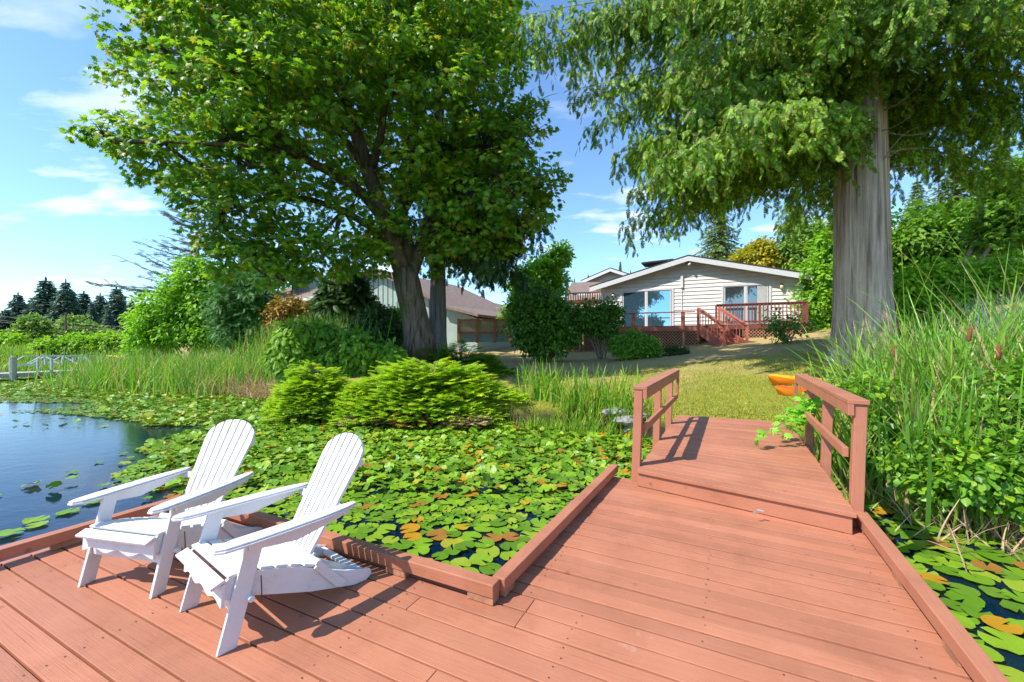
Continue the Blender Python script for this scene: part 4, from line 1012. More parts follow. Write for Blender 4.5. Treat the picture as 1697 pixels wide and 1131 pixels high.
# ------------------------------------------------------------------ trees
ML, OV, FR, ND, OVN = T_maple(), T_oval(), T_frond(), T_needle(), T_oval(.36, .06)
def curve3(a, b, sag=0.0, n=7, bow=(0, 0, 0)):
    a, b = Vector(a), Vector(b); bw = Vector(bow)
    return [a.lerp(b, f) + Vector((0, 0, sag * 4 * f * (1 - f))) + bw * (4 * f * (1 - f)) for f in np.linspace(0, 1, n)]
def maple():
    Y = 14.0; base = P(697, 590, Y); base.z = gz(base.x, base.y) - .1
    t = thing('bigleaf_maple', 'huge green broadleaf tree with leaning mossy trunk, left of the lake house', 'tree', base)
    px = lambda l: [P(x, y, Y + (d if d else 0)) for x, y, d in l]
    trunk = [base] + px([(697, 560, 0), (690, 530, 0), (683, 500, 0), (676, 470, 0), (670, 448, 0)])
    mb = MB(); mb.tube(trunk, [.62, .50, .43, .41, .42, .40], 16, .06)
    limbs = [
        (px([(672, 462, 0), (652, 410, -.3), (634, 350, -.6), (612, 290, -.8), (590, 220, -1), (565, 150, -1), (545, 70, -1), (530, -30, -1)]), [.33, .28, .25, .22, .19, .15, .11, .07]),
        (px([(672, 460, 0), (674, 410, .2), (664, 360, .4), (668, 300, .5), (684, 230, .6), (690, 150, .8), (695, 60, .8), (700, -60, 1)]), [.30, .27, .24, .21, .18, .15, .12, .07]),
        (px([(676, 466, 0), (694, 420, .2), (708, 370, .4), (735, 320, .5), (752, 260, .8), (760, 190, 1), (770, 120, 1), (780, 40, 1)]), [.28, .22, .19, .16, .14, .11, .08, .05]),
        (px([(640, 370, -.5), (600, 320, -1), (555, 290, -1.4), (500, 262, -2), (440, 245, -2.5), (360, 240, -3), (270, 235, -3.4)]), [.17, .15, .13, .11, .09, .06, .03]),
        (px([(652, 410, -.3), (610, 375, -.6), (570, 350, -1), (510, 330, -1.2), (440, 330, -1.5), (370, 350, -1.5)]), [.13, .11, .10, .08, .06, .03]),
        (px([(708, 370, .4), (750, 350, .2), (800, 340, -.2), (850, 325, -.5), (900, 310, -.6)]), [.12, .10, .08, .06, .03]),
        (px([(612, 290, -.8), (630, 230, -1.2), (640, 160, -1.5), (650, 80, -1.8), (640, 0, -2)]), [.14, .12, .09, .07, .04]),
        (px([(735, 320, .5), (770, 270, .3), (810, 220, .2), (840, 150, 0), (850, 70, 0)]), [.10, .09, .07, .05, .03]),
        (px([(590, 220, -1), (520, 180, -1.5), (440, 140, -2), (360, 110, -2.4), (270, 80, -2.6)]), [.13, .10, .08, .06, .03]),
        (px([(664, 360, .4), (700, 300, 1.5), (730, 220, 2.5), (740, 120, 3)]), [.14, .11, .08, .05]),
        (px([(612, 290, -.8), (570, 230, 1.5), (500, 160, 2.5), (430, 70, 3)]), [.14, .11, .08, .05]),
    ]
    for l, r in limbs: mb.tube(l, r, 10, .08)
    blobs = pxblobs([
        (262, -40, 90, -1), (380, -60, 120, -2), (520, -60, 130, 0), (660, -60, 130, -1), (790, -40, 95, 0), (470, -130, 120, 0), (610, -140, 130, 0),
        (275, 55, 88, -1.5), (350, 40, 95, -3), (455, 60, 110, -3.5), (560, 40, 110, -3), (660, 60, 110, -3), (750, 50, 100, -2), (815, 55, 62, 0), (420, 40, 110, 3), (620, 20, 120, 4), (740, 30, 100, 3.5),
        (282, 150, 72, -2), (350, 165, 90, -3.5), (450, 175, 95, -4), (545, 150, 64, -3.5), (640, 120, 64, -3.2), (730, 150, 90, -2.5), (815, 150, 76, -.5), (560, 150, 110, 3.5), (700, 160, 100, 4), (420, 170, 90, 2),
        (215, 232, 42, -2.5), (175, 222, 30, -2.8), (260, 250, 62, -2.6), (330, 265, 72, -3), (415, 265, 70, -3.2), (500, 245, 62, -3), (800, 235, 72, -1), (858, 215, 44, 0), (740, 240, 60, 3), (610, 250, 60, 3), (640, 350, 40, -1.6), (705, 320, 42, -1.2), (690, 245, 50, -2.4), (590, 320, 40, -1.6), (730, 400, 34, -.8), (640, 405, 30, -.8),
        (340, 325, 56, -2.5), (400, 340, 60, -2.8), (470, 325, 56, -2.5), (760, 315, 62, -1), (835, 315, 62, -1.2), (895, 290, 45, -1), (560, 380, 50, -1.5), (620, 300, 40, 3),
        (370, 395, 50, -1.8), (425, 415, 50, -2), (480, 395, 55, -1.8), (535, 425, 42, -1), (600, 425, 42, 1), (775, 385, 52, 0), (835, 375, 46, -.5), (880, 345, 40, -.5), (372, 440, 30, -1.5), (440, 455, 24, -1.6), (740, 425, 36, 1.5), (805, 425, 34, .5), (500, 445, 28, -1.2),
    ], Y)
    # secondary branches reach every foliage mass
    pts = [p for l, _ in limbs for p in l[2:]]
    for c, rx, ry, rz in blobs:
        c = Vector(c); o = min(pts, key=lambda p: (p - c).length + .3 * max(0, p.z - c.z) * 3)
        mb.tube(curve3(o, c + Vector((0, 0, -.2 * rz)), -.02 * (c - o).length, 7, (random.uniform(-.3, .3), random.uniform(-.3, .3), 0)), [.07, .06, .055, .045, .035, .025, .015], 6, .1)
        for _ in range(5):
            e = c + Vector(rand_unit(1)[0]) * rx * .85
            mb.tube(curve3(c + Vector((0, 0, -.2 * rz)), e, random.uniform(-.1, .15), 4), [.03, .02, .012, .006], 4)
    # a few bare twigs at the right side
    for _ in range(14):
        a = P(870 + random.uniform(-10, 10), 200 + random.uniform(-40, 50), Y); mb.tube(curve3(a, a + Vector((random.uniform(.3, 1.1), 0, random.uniform(.1, .9))), .1, 4), [.02, .014, .009, .004], 4)
    mb.build('trunk', MAT['bark_maple'], t, smooth=True)
    leafy('crown', blobs, 76000, .175, ML, LM['maple'], t, clump_r=.43, per=26, shell=(.45, 1.12), up=.75, flat=.5)
maple()

def cedar_crown(t, specs, twigmb, frondlen, mat_, dens=1.0, tmpl=FR):
    """specs: (start, azimuth, length, rise, droop). hanging sprays along arching branches"""
    pos, dr, nr, sc_ = [], [], [], []
    for st, azm, L, rise, droop in specs:
        st = Vector(st); hd = Vector((math.cos(azm), math.sin(azm), 0)); sd_ = Vector((-hd.y, hd.x, 0))
        n = max(6, int(L / .22)); pl = []
        bend = random.uniform(-.12, .12) * L
        for i in range(n + 1):
            f = i / n; z = rise * f * L * .5 - droop * L * (f ** 1.7) * .55 + .10 * L * max(0, f - .75)
            pl.append(st + hd * (L * f) + sd_ * (bend * f * f) + Vector((0, 0, z)))
        twigmb.tube(pl, [max(.008, .055 * (1 - i / n) * (L / 6)) for i in range(n + 1)], 5)
        for i in range(2, n + 1):
            f = i / n; p = pl[i]
            for sgn in (-1, 1):
                lat = (0.25 + 1.05 * math.sin(math.pi * min(1, f * .9 + .08))) * random.uniform(.5, 1.1) * (1 - .5 * f) * dens
                m = max(1, int(lat / .16))
                base_dir = (sd_ * sgn + hd * .7).normalized()
                for j in range(m + 1):
                    q = p + base_dir * (lat * j / max(1, m)) + Vector((0, 0, -.28 * (lat * j / max(1, m)) ** 1.3))
                    hang = random.uniform(.25, .85) * (.6 + .5 * f) if j < m or random.random() < .5 else random.uniform(.5, 1.2)
                    kk = max(1, int(hang / .125))
                    ax, ay = random.uniform(-.12, .12), random.uniform(-.12, .12)
                    for k in range(kk):
                        h = hang * (k / kk)
                        pos.append(q + Vector((ax * k * .5, ay * k * .5, -h)))
                        d = Vector((random.uniform(-.8, .8), random.uniform(-.8, .8), -1.0 + .5 * (k == 0))) + base_dir * .35
                        dr.append(d); nr.append(Vector((random.uniform(-.8, .8), random.uniform(-.8, .8), .45)) + hd * .5)
                        sc_.append(frondlen * random.uniform(.65, 1.25))
    pos = np.array([tuple(p) for p in pos]); dr = np.array([tuple(p) for p in dr]); nr = np.array([tuple(p) for p in nr])
    return leaves_mesh('crown', tmpl[0], tmpl[1], pos, frames(dr, nr), np.array(sc_), mat_, t), len(pos)
def cedar():
    Y = 11.3; x0 = P(1430, 0, Y).x; zb = gz(x0, Y) - .15
    t = thing('big_cedar', 'massive cedar with pale stringy bark and drooping sprays at the right of the lawn', 'tree', (x0, Y, zb))
    mb = MB(); zs = [zb, zb + .25, zb + .6, zb + 1.1, 2.6, 4, 5.5, 7.2, 9, 11, 13.5, 16]
    mb.tube([(x0 + .02 - .012 * (z - 2) ** 1, Y, z) for z in zs], [1.02, .86, .74, .67, .63, .60, .58, .55, .50, .42, .3, .12], 40, .055)
    mb.build('trunk', MAT['bark_cedar'], t, smooth=True)
    tw = MB(); specs = []
    def add(n, a0, a1, z0, z1, l0, l1, rise, droop):
        for i in range(n):
            a = R(a0 + (a1 - a0) * (i + random.random()) / n); z = random.uniform(z0, z1)
            specs.append(((x0, Y, z), a, random.uniform(l0, l1), rise * random.uniform(.7, 1.3), droop * random.uniform(.8, 1.2)))
    add(11, 150, 215, 6.4, 7.6, 4.8, 6.4, .16, .52)      # left, lowest
    add(14, 138, 208, 7.8, 9.6, 5.4, 6.9, .16, .50)
    add(8, 140, 215, 9.6, 12.5, 6.0, 7.9, .15, .42)
    add(6, 215, 262, 8.9, 10.8, 2.6, 4.2, .15, .50)      # towards the viewer, left of the trunk
    add(6, 225, 330, 9.0, 10.8, 2.4, 4.0, .12, .50)
    add(7, 300, 360, 8.2, 11, 3.5, 6.5, .12, .45)
    add(3, 170, 188, 10.6, 11.8, 8.2, 9.2, .15, .40)
    add(6, 60, 140, 7.6, 9.2, 4.0, 6.0, .1, .42)          # behind the trunk, hanging low
    add(10, -20, 80, 6.8, 10, 4.5, 7.5, .1, .45)
    add(8, 0, 360, 11, 13.5, 3.5, 5.5, .15, .4)
    _, n = cedar_crown(t, specs, tw, .28, LM['cedar'], .85, FR)
    print('cedar fronds', n)
    # small sprays close on the trunk front, and dead twigs
    for _ in range(26):
        a = R(random.uniform(190, 350)); z = random.uniform(6.0, 9.0); s = Vector((x0 + math.cos(a) * .5, Y + math.sin(a) * .5, z))
        tw.tube(curve3(s, s + Vector((math.cos(a) * random.uniform(.5, 1.5), math.sin(a) * random.uniform(.5, 1.2), random.uniform(-.3, .5))), random.uniform(-.2, .2), 5), [.022, .018, .013, .009, .005], 4)
    tw.build('branches', MAT['twig'], t)
cedar()

def second_cedar():
    Y = 16.0; x0 = P(726, 0, Y).x; zb = gz(x0, Y) - .2
    t = thing('grey_trunk_cedar', 'smaller dark cedar with straight grey trunk standing just behind the maple', 'tree', (x0, Y, zb))
    mb = MB(); mb.tube([(x0, Y, z) for z in (zb, zb + .4, 1.8, 3, 5, 8, 11)], [.48, .38, .33, .30, .26, .2, .1], 18, .05); mb.build('trunk', MAT['bark_grey'], t, smooth=True)
    tw = MB(); specs = []
    for i in range(34):
        a = random.uniform(-1.0, 1.3) if i % 4 else random.uniform(1.3, 3.0); z = random.uniform(5.0, 9.5)
        specs.append(((x0, Y, z), a, random.uniform(2.0, 4.1), .1, random.uniform(.4, .7)))
    cedar_crown(t, specs, tw, .32, LM['cedar_dark']); tw.build('branches', MAT['bark_grey'], t)
second_cedar()

def shrub(name, label, cat, blobs, n, size, m, tmpl=OV, group=None, stems=6, clump_r=.2, per=18, up=.6, flat=.8, shell=(.5, 1.08), stemr=.03, stem_mat=None, base=None, crown='foliage', inner=True):
    cs = np.array([b[0] for b in blobs]); c = cs.mean(0)
    bx, by = (c[0], c[1]) if base is None else base
    z = max(gz(bx, by), WATER) - .03; t = thing(name, label, cat, (bx, by, z), group)
    mb = MB()
    for k in range(stems):
        b = blobs[k % len(blobs)]; e = Vector(b[0]) + Vector(rand_unit(1)[0]) * b[1] * .5
        s = Vector((bx + random.uniform(-.12, .12), by + random.uniform(-.1, .1), z))
        mb.tube(curve3(s, e, random.uniform(-.05, .1), 6), [stemr * q for q in (1, .85, .7, .5, .35, .2)], 6, .1)
    if stems: mb.build('stems', stem_mat or MAT['twig'], t, smooth=True)
    leafy(crown, blobs, n, size, tmpl, m, t, clump_r=clump_r, per=per, up=up, flat=flat, shell=shell)
    if inner:   # sparser inner leaves so the bush is not hollow
        p, d, nn = foliage([(b[0], b[1] * .75, b[2] * .75, b[3] * .75) for b in blobs], n // 3, size, clump_r=clump_r, per=per, shell=(.1, .8))
        leaves_mesh('inner_leaves', tmpl[0], tmpl[1], p, frames(d, nn), size * 1.3 * np.ones(len(p)), m, t)
    return t
def pine_bare():
    Y = 24; base = P(327, 590, Y); base.z = gz(base.x, base.y); t = thing('sparse_pine', 'thin half bare pine with open dark branches against the sky at left', 'tree', base)
    mb = MB(); top = P(328, 340, Y); mb.tube(curve3(base, top, 0, 9), [.16, .15, .14, .12, .10, .085, .07, .05, .03], 8)
    pos, dr = [], []
    for i in range(46):
        f = random.uniform(.38, .98); s = base.lerp(top, f); a = random.choice((math.pi, math.pi, 0, math.pi)) + random.uniform(-1.1, 1.1); L = (1.15 - f) * random.uniform(3.2, 5.2) if i > 5 else random.uniform(3.4, 4.4)
        if i <= 5: s = base.lerp(top, random.uniform(.36, .5)); a = math.pi + random.uniform(-.5, .5)
        e = s + Vector((math.cos(a) * L, math.sin(a) * L, L * random.uniform(.10, .38) if i > 5 else L * random.uniform(-.02, .15))); pl = curve3(s, e, random.uniform(-.25, .0), 12)
        mb.tube(pl, [.035 * (1 - k / 12) + .008 for k in range(12)], 4)
        for k in range(3, 12):
            for _ in range(3 if i > 5 else 7):
                if random.random() < .55: d = Vector((math.cos(a) + random.uniform(-.9, .9), math.sin(a) + random.uniform(-.9, .9), random.uniform(-.4, .5))); pos.append(pl[k] + Vector(rand_unit(1)[0]) * .07); dr.append(d)
    mb.build('trunk', MAT['bark_grey'], t)
    pos = np.array([tuple(p) for p in pos]); dr = np.array([tuple(p) for p in dr]); leaves_mesh('crown', ND[0], ND[1], pos, frames(dr, rand_unit(len(pos))), .42 * np.ones(len(pos)), LM['pine'], t)
pine_bare()

def conifer_mesh(h, r, levels, seed, m, full=1.0, narrow=1.0, lean=.25):
    """crown leaf arrays of a conifer standing at the origin"""
    rg = np.random.default_rng(seed); pos, dr, nr, sc_ = [], [], [], []
    for i in range(levels):
        f = (i + .5) / levels; z = h * (.10 + .90 * f); L0 = r * (1 - f) ** .9 * (0.75 + .5 * rg.random()) + .05 * r
        nb = int(9 + 5 * (1 - f)); a0 = rg.random() * 6.28
        for b in range(nb):
            a = a0 + 6.283 * b / nb + rg.normal() * .2; L = L0 * (.7 + .5 * rg.random()) * full; hd = np.array([math.cos(a), math.sin(a), 0])
            k = max(3, int(L / (h * .028)))
            for j in range(k):
                g_ = (j + .6) / k; p = hd * (L * g_) + np.array([0, 0, z - lean * L * g_ ** 1.3 + .07 * L * g_])
                for sgn in (-1, 0, 1):
                    sdv = np.array([-hd[1], hd[0], 0]) * sgn
                    pos.append(p + sdv * h * .008 * rg.random()); dr.append(hd * (.9 if sgn == 0 else .55) + sdv + np.array([0, 0, -.22 + rg.normal() * .18])); nr.append(np.array([0, 0, 1]) + rg.normal(size=3) * .35); sc_.append(h * (.058 if m != 'far' else .10) * (.6 + .7 * rg.random()) * (1 - .35 * f))
    for i in range(14):
        a = i * 2.4; pos.append(np.array([0, 0, h * (.955 + .003 * i)])); dr.append(np.array([math.cos(a) * .35, math.sin(a) * .35, 1.0])); nr.append(np.array([math.cos(a), math.sin(a), .3])); sc_.append(h * (.035 + .03 * rg.random()))
    return np.array(pos), np.array(dr), np.array(nr), np.array(sc_)
PROTO = {}
def conifer(name, label, px, ytop, ybase, Y, wpx, m='far', seed=0, group=None, zb=None, levels=26, lean=.25):
    top = P(px, ytop, Y); base = P(px, ybase, Y); h = top.z - base.z; r = wpx / FPX * Y
    key = (m, seed, levels)
    t = thing(name, label, 'tree', base, group)
    if key not in PROTO:
        p, d, nn, s = conifer_mesh(10.0, r * 10 / h, levels, seed, m, lean=lean); t.location = (0, 0, 0)
        c = leaves_mesh('crown', FR[0], FR[1], p, frames(d, nn), s, LM[m], t)
        k = MB(); k.tube([(0, 0, -.3), (0, 0, 5), (0, 0, 9.8)], [.16, .1, .02], 7); k_ = k.build('trunk', MAT['bark_grey'], t)
        t.location = base; PROTO[key] = (c.data, k_.data, r * 10 / h)
    else:
        cd, kd, _ = PROTO[key]; link_mesh(cd, 'crown', None, t); link_mesh(kd, 'trunk', None, t)
    sx = (r / (h / 10)) / PROTO[key][2]
    t.scale = (h / 10 * sx, h / 10 * sx, h / 10); t.rotation_euler = (0, 0, random.random() * 6.28)
    return t
# the wooded far shore: individual trees
fd = [(8, 515, 30), (30, 488, 34), (52, 498, 24), (76, 464, 36), (90, 476, 22), (109, 467, 34), (124, 496, 22), (139, 486, 28), (152, 503, 18), (166, 489, 32), (180, 512, 18), (193, 478, 28), (206, 505, 20), (218, 498, 24), (232, 512, 20), (246, 514, 20), (-20, 500, 34), (60, 510, 30), (130, 512, 26), (262, 520, 24), (285, 512, 24), (310, 522, 24), (340, 515, 26), (410, 520, 24), (380, 520, 26)]
wd = ['tall', 'broad', 'slim', 'dense', 'ragged']
for i, (px, yt, w) in enumerate(fd):
    conifer('far_conifer', 'dark blue green conifer in the wooded far shore across the lake', px, yt, 582, 150 + (i * 37 % 5) * 9, w * .95, 'far', i % 4, 'conifers on the far shore')
    conifer('far_conifer', 'dark blue green conifer in the wooded far shore across the lake', px + 11, yt + 12 + (i * 5) % 9, 582, 190, w * .8, 'far', (i + 1) % 4, 'conifers on the far shore')
# distant conifers on the skyline beyond the houses
for i, (px, yt, yb, Y, w) in enumerate([(870, 470, 520, 120, 9), (940, 456, 520, 120, 8), (952, 463, 520, 125, 7), (975, 456, 520, 120, 6), (1028, 434, 520, 110, 11), (1045, 448, 520, 120, 6), (905, 470, 520, 130, 8), (800, 480, 540, 120, 12), (560, 470, 540, 120, 14)]):
    conifer('skyline_conifer', 'small distant dark conifer poking over the rooflines', px, yt, yb, Y, w * .8, 'far', i % 4, 'conifers on the skyline')
conifer('roofline_cedar', 'full green conifer rising directly behind the lake house roof', 1192, 322, 480, 48, 52, 'farmid', 5, levels=26, lean=.45)
conifer('thin_fir', 'thin dark fir left of the big cedar trunk beyond the yard', 1320, 340, 470, 60, 26, 'far', 6)
conifer('thin_fir', 'slim fir with upturned top on the right hillside skyline', 1655, 216, 420, 60, 34, 'farmid', 7)
conifer('pale_conifer', 'broad pale olive conifer on the right hillside', 1585, 240, 420, 45, 62, 'farmid', 8, levels=24, lean=.4)
conifer('pale_conifer', 'narrow pale olive conifer close to the right of the big cedar trunk', 1520, 300, 430, 45, 42, 'farmid', 5, levels=26)

# ------------------------------------------------------------------ shrubs, hedges, smaller trees
B_ = pxblobs
shrub('lit_garden_tree', 'bright green leafy tree between the lake house and the big cedar trunk', 'tree', B_([(1360, 455, 36), (1350, 500, 38), (1372, 420, 30), (1385, 500, 34), (1355, 545, 34), (1390, 555, 36), (1400, 470, 34), (1380, 395, 22)], 21), 11000, .19, LM['bright'], clump_r=.35, stemr=.09, stem_mat=MAT['bark_grey'], crown='crown')
shrub('orange_tree', 'rounded olive and orange tree behind the right roof slope', 'tree', B_([(1262, 432, 34), (1235, 442, 26), (1290, 440, 28), (1258, 412, 18)], 42), 5000, .34, LM['olive'], clump_r=.5, stemr=.15, crown='crown')
shrub('far_leafy_tree', 'light green tree left of the big cedar trunk beyond the house', 'tree', B_([(1335, 385, 26), (1318, 405, 24), (1350, 405, 28), (1330, 430, 30)], 40), 4500, .32, LM['fargreen'], clump_r=.5, stemr=.15, crown='crown')
shrub('yard_maple_sapling', 'yellow green leafy tree left of the rhododendron', 'tree', B_([(925, 428, 22), (900, 445, 26), (875, 470, 32), (912, 470, 28), (880, 500, 34), (858, 520, 26), (935, 418, 12)], 21.5), 7000, .19, LM['bright'], clump_r=.3, stemr=.07, crown='crown')
shrub('rhododendron', 'large dark green rounded rhododendron at the left end of the house deck', 'shrub', B_([(895, 512, 44), (870, 540, 36), (925, 530, 40), (905, 560, 38), (875, 565, 26), (935, 560, 26), (950, 530, 24)], 18.0), 9000, .15, LM['rhodo'], clump_r=.25, stemr=.05, base=tuple(P(905, 580, 18.3).xy))
shrub('multistem_shrub', 'small umbrella shaped shrub with pale bare stems before the lattice', 'shrub', B_([(985, 520, 28), (1005, 528, 26), (970, 535, 24), (1000, 545, 22), (1015, 515, 18)], 18.6), 5000, .13, LM['rhodo'], clump_r=.2, stems=9, stemr=.04, base=tuple(P(998, 588, 18.6).xy), stem_mat=MAT['twig'])
shrub('azalea', 'low bright green mounded azalea in front of the deck lattice', 'shrub', B_([(1048, 575, 24), (1030, 577, 20), (1070, 577, 20), (1050, 562, 16), (1082, 580, 12)], 17.2), 7000, .10, LM['azalea'], clump_r=.14, per=16)
shrub('thin_rose', 'sparse small shrub with thin stems under the upper deck railing', 'shrub', B_([(1285, 535, 20), (1305, 545, 22), (1325, 540, 16), (1290, 555, 14)], 16.5), 900, .12, LM['rhodo'], clump_r=.22, stems=10, base=tuple(P(1302, 562, 16.5).xy), inner=False, shell=(.2, 1.1))
shrub('small_deck_plant', 'little dark plant at the foot of the lattice by the stairs', 'plant', B_([(1120, 582, 12), (1135, 586, 9), (1106, 586, 9)], 17.3), 900, .09, LM['dark'], clump_r=.12)
# left bank
shrub('broadleaf_thicket', 'large mid green bush under the bare pine at left', 'shrub', B_([(265, 520, 38), (300, 495, 40), (330, 470, 34), (300, 545, 38), (345, 520, 40), (255, 555, 30), (375, 500, 30), (350, 555, 34), (395, 535, 30), (320, 440, 16)], 21), 12000, .19, LM['bright'], clump_r=.35, stemr=.05)
shrub('young_spruce', 'dark green spiky spruce right of the left thicket', 'tree', B_([(395, 470, 24), (420, 492, 30), (388, 505, 34), (430, 520, 26), (395, 545, 34), (440, 545, 22)], 19.5), 5200, .42, LM['spruce'], ND, clump_r=.35, per=12, stemr=.06, crown='crown')
shrub('rusty_shrub', 'reddish brown thinning shrub beside the red picket fence', 'shrub', B_([(480, 512, 24), (465, 525, 22), (500, 520, 20), (455, 540, 20), (520, 528, 18)], 19), 2600, .14, LM['orangebush'], clump_r=.25, stems=8)
shrub('dark_evergreen', 'shaded dark evergreen right of the neighbour chimney, before its sage wall', 'tree', B_([(560, 480, 22), (565, 510, 28), (545, 545, 28), (580, 470, 20), (552, 505, 22), (590, 500, 22)], 17.5), 3600, .40, LM['cedar_dark'], FR, clump_r=.35, per=12, stemr=.06, crown='crown')
shrub('round_holly', 'very dark rounded shrub left of the maple trunk', 'shrub', B_([(625, 545, 38), (645, 560, 30), (605, 560, 30), (625, 525, 22)], 15.2), 6500, .11, LM['dark'], clump_r=.18)
shrub('yellow_green_bush', 'small sunlit yellow green bush beside the leaning maple trunk', 'shrub', B_([(660, 525, 15), (665, 545, 16), (655, 560, 14)], 17.5), 1800, .13, LM['bright'], clump_r=.2)
shrub('backing_tree', 'dark leafy tree left of the grey chimney behind the thicket', 'tree', B_([(455, 445, 26), (430, 440, 26), (410, 460, 24), (445, 465, 18)], 34), 3500, .30, LM['farmid'], clump_r=.5, stemr=.1, crown='crown')
def cypress(name, label, lst, Y, n, m, size=.3):
    bl = B_(lst, Y); cs = np.array([b[0] for b in bl]); c = cs.mean(0); z = max(gz(c[0], c[1]), WATER); t = thing(name, label, 'shrub', (c[0], c[1], z), None)
    mb = MB()
    for b in bl: mb.tube(curve3((c[0], c[1], z), b[0], .05, 5), [.05, .04, .03, .02, .012], 5)
    mb.build('stems', MAT['bark_grey'], t)
    p, d, nn = foliage(bl, n, size, clump_r=.22, per=14, shell=(.35, 1.05), up=.2)
    d = norm(d + np.array([0, 0, -.55])); leaves_mesh('foliage', FR[0], FR[1], p, frames(d, nn), size * (.6 + .8 * rng.random(len(p))), m, t); return t
cypress('thread_cypress', 'yellow green thread leaved cypress at the water edge left of the juniper', [(482, 572, 24), (492, 552, 18), (470, 595, 20), (500, 600, 20), (488, 620, 18)], 12.4, 5200, leaf_mat('gold_thread', [(.13, .24, .012), (.18, .30, .015), (.10, .20, .012)], .3), .22)
cypress('thread_cypress', 'mid green drooping thread cypress between the yellow one and the maple', [(530, 560, 30), (555, 590, 32), (590, 580, 34), (615, 600, 28), (570, 615, 26), (535, 600, 26), (640, 590, 24)], 12.9, 8000, LM['cypress'], .22)
def juniper(name, label, cx, cy, Y, rx, ry, hgt, n, m, fl=.34):
    c = P(cx, cy, Y); z0 = max(land([(c.x, c.y)])[0], WATER + .1) if fl > .2 else WATER + .22; t = thing(name, label, 'shrub', (c.x, c.y, z0)); mb = MB(); pos, dr, nr, s_ = [], [], [], []
    for i in range(n):
        a = random.uniform(0, 2 * math.pi); q = random.random() ** .6; ex, ey = math.cos(a) * rx * q, math.sin(a) * ry * q
        zt = WATER + .12 + (z0 + hgt - WATER) * (1 - q ** 2.4) * random.uniform(.6, 1.05); s = Vector((c.x + ex * .35, c.y + ey * .35, z0 + .05 + .3 * (zt - z0)))
        e = Vector((c.x + ex, c.y + ey, zt)); 
        gnd = max(gz(e.x, e.y), WATER + .05); e.z = max(e.z, gnd + .10); s.z = max(s.z, gz(s.x, s.y), WATER)
        pl = curve3(s, e, .10 * (e - s).length, 7); mb.tube(pl, [.02, .018, .015, .012, .01, .008, .004], 4)
        hd = Vector((ex, ey, 0)); hd = hd.normalized() if hd.length > .01 else Vector((1, 0, 0)); sdv = Vector((-hd.y, hd.x, 0))
        for k in range(2, 7):
            f = k / 6
            for _ in range(6):
                sg = random.uniform(-1, 1); off = sdv * sg * .34 * (1.2 - f * .8) + Vector((0, 0, -.10 * abs(sg) + random.uniform(-.03, .05))) + hd * random.uniform(-.05, .12)
                pos.append(pl[k] + off); dr.append(hd * 1.0 + sdv * sg * .8 + Vector((0, 0, random.uniform(-.05, .50)))); nr.append(Vector((0, 0, 1)) + Vector(rand_unit(1)[0]) * .3); s_.append(fl * random.uniform(.6, 1.2))
    mb.build('stems', MAT['bark_grey'], t)
    a = [np.array([tuple(v) for v in q]) for q in (pos, dr, nr)]
    leaves_mesh('foliage', FRJ[0], FRJ[1], a[0], frames(a[1], a[2]), np.array(s_), m, t); return t
FRJ = T_frond(6, .34, .045, .05)
juniper('golden_juniper', 'wide bright golden green layered juniper spreading over the bank in the middle', 712, 650, 10.7, 2.3, 1.35, .78, 330, LM['juniper'], .36)
juniper('golden_juniper', 'smaller golden green juniper mound at the water edge beneath the yellow cypress', 520, 660, 10.8, 1.0, .85, .55, 170, LM['juniper'], .28)
juniper('golden_juniper', 'low golden green juniper skirt joining the two bigger mounds', 612, 672, 10.6, .9, .8, .30, 110, LM['juniper'], .30)
juniper('green_juniper', 'darker green low juniper between the golden juniper and the fence', 765, 590, 13.6, 1.7, .9, .7, 140, LM['cypress'], .34)
jd = juniper('dead_juniper_branch', 'dead orange brown juniper branch hanging at the water edge', 685, 694, 9.75, .42, .22, .10, 26, LM['deadred'], .2)
juniper('dead_juniper_branch', 'dead straw coloured juniper skirt right of the orange dead branch', 775, 706, 9.6, .55, .2, .05, 26, LM['dead'], .2)
juniper('dead_juniper_branch', 'dead grey brown juniper skirt left of the orange dead branch', 610, 690, 9.9, .5, .2, .05, 22, LM['dead'], .2)
# hedges and the far left shore
def hedge(name, label, pts, hh, Y, n, m, size=.26):
    bl = []
    for x, y, r in pts: bl += B_([(x, y, r)], Y)
    return shrub(name, label, 'hedge' if 'hedge' in name else 'shrub', bl, n, size, m, clump_r=.4, stems=4)
hedge('clipped_hedge', 'long yellow green hedge behind the pale gangway at far left', [(80, 578, 16), (100, 575, 18), (125, 572, 18), (150, 572, 19), (175, 572, 19), (200, 570, 20), (222, 568, 20), (240, 575, 18), (70, 590, 12), (110, 588, 14), (160, 590, 14), (205, 590, 14)], 2, 36, 9000, LM['hedge'])
shrub('marsh_willow', 'yellow green bush at the far left edge of the frame', 'shrub', B_([(5, 575, 18), (25, 570, 14), (-15, 570, 20), (10, 590, 14)], 60), 2600, .5, LM['hedge'], clump_r=.7)
shrub('far_round_tree', 'grey green rounded tree before the dark conifers at far left', 'tree', B_([(50, 558, 26), (35, 570, 22), (70, 572, 22), (55, 540, 16)], 85), 4500, .7, LM['fargreen'], clump_r=1.0, crown='crown', stemr=.2)
shrub('far_round_tree', 'pale green tree behind the utility pole', 'tree', B_([(122, 545, 20), (140, 555, 20), (105, 560, 18), (160, 560, 18), (125, 568, 18)], 100), 4500, .8, LM['fargreen'], clump_r=1.1, crown='crown', stemr=.2)
shrub('shore_bush', 'bright lime leafed bush at the left end of the thicket', 'shrub', B_([(240, 540, 20), (250, 565, 22), (228, 590, 14), (262, 590, 16)], 24), 2600, .22, LM['bright'], clump_r=.35)
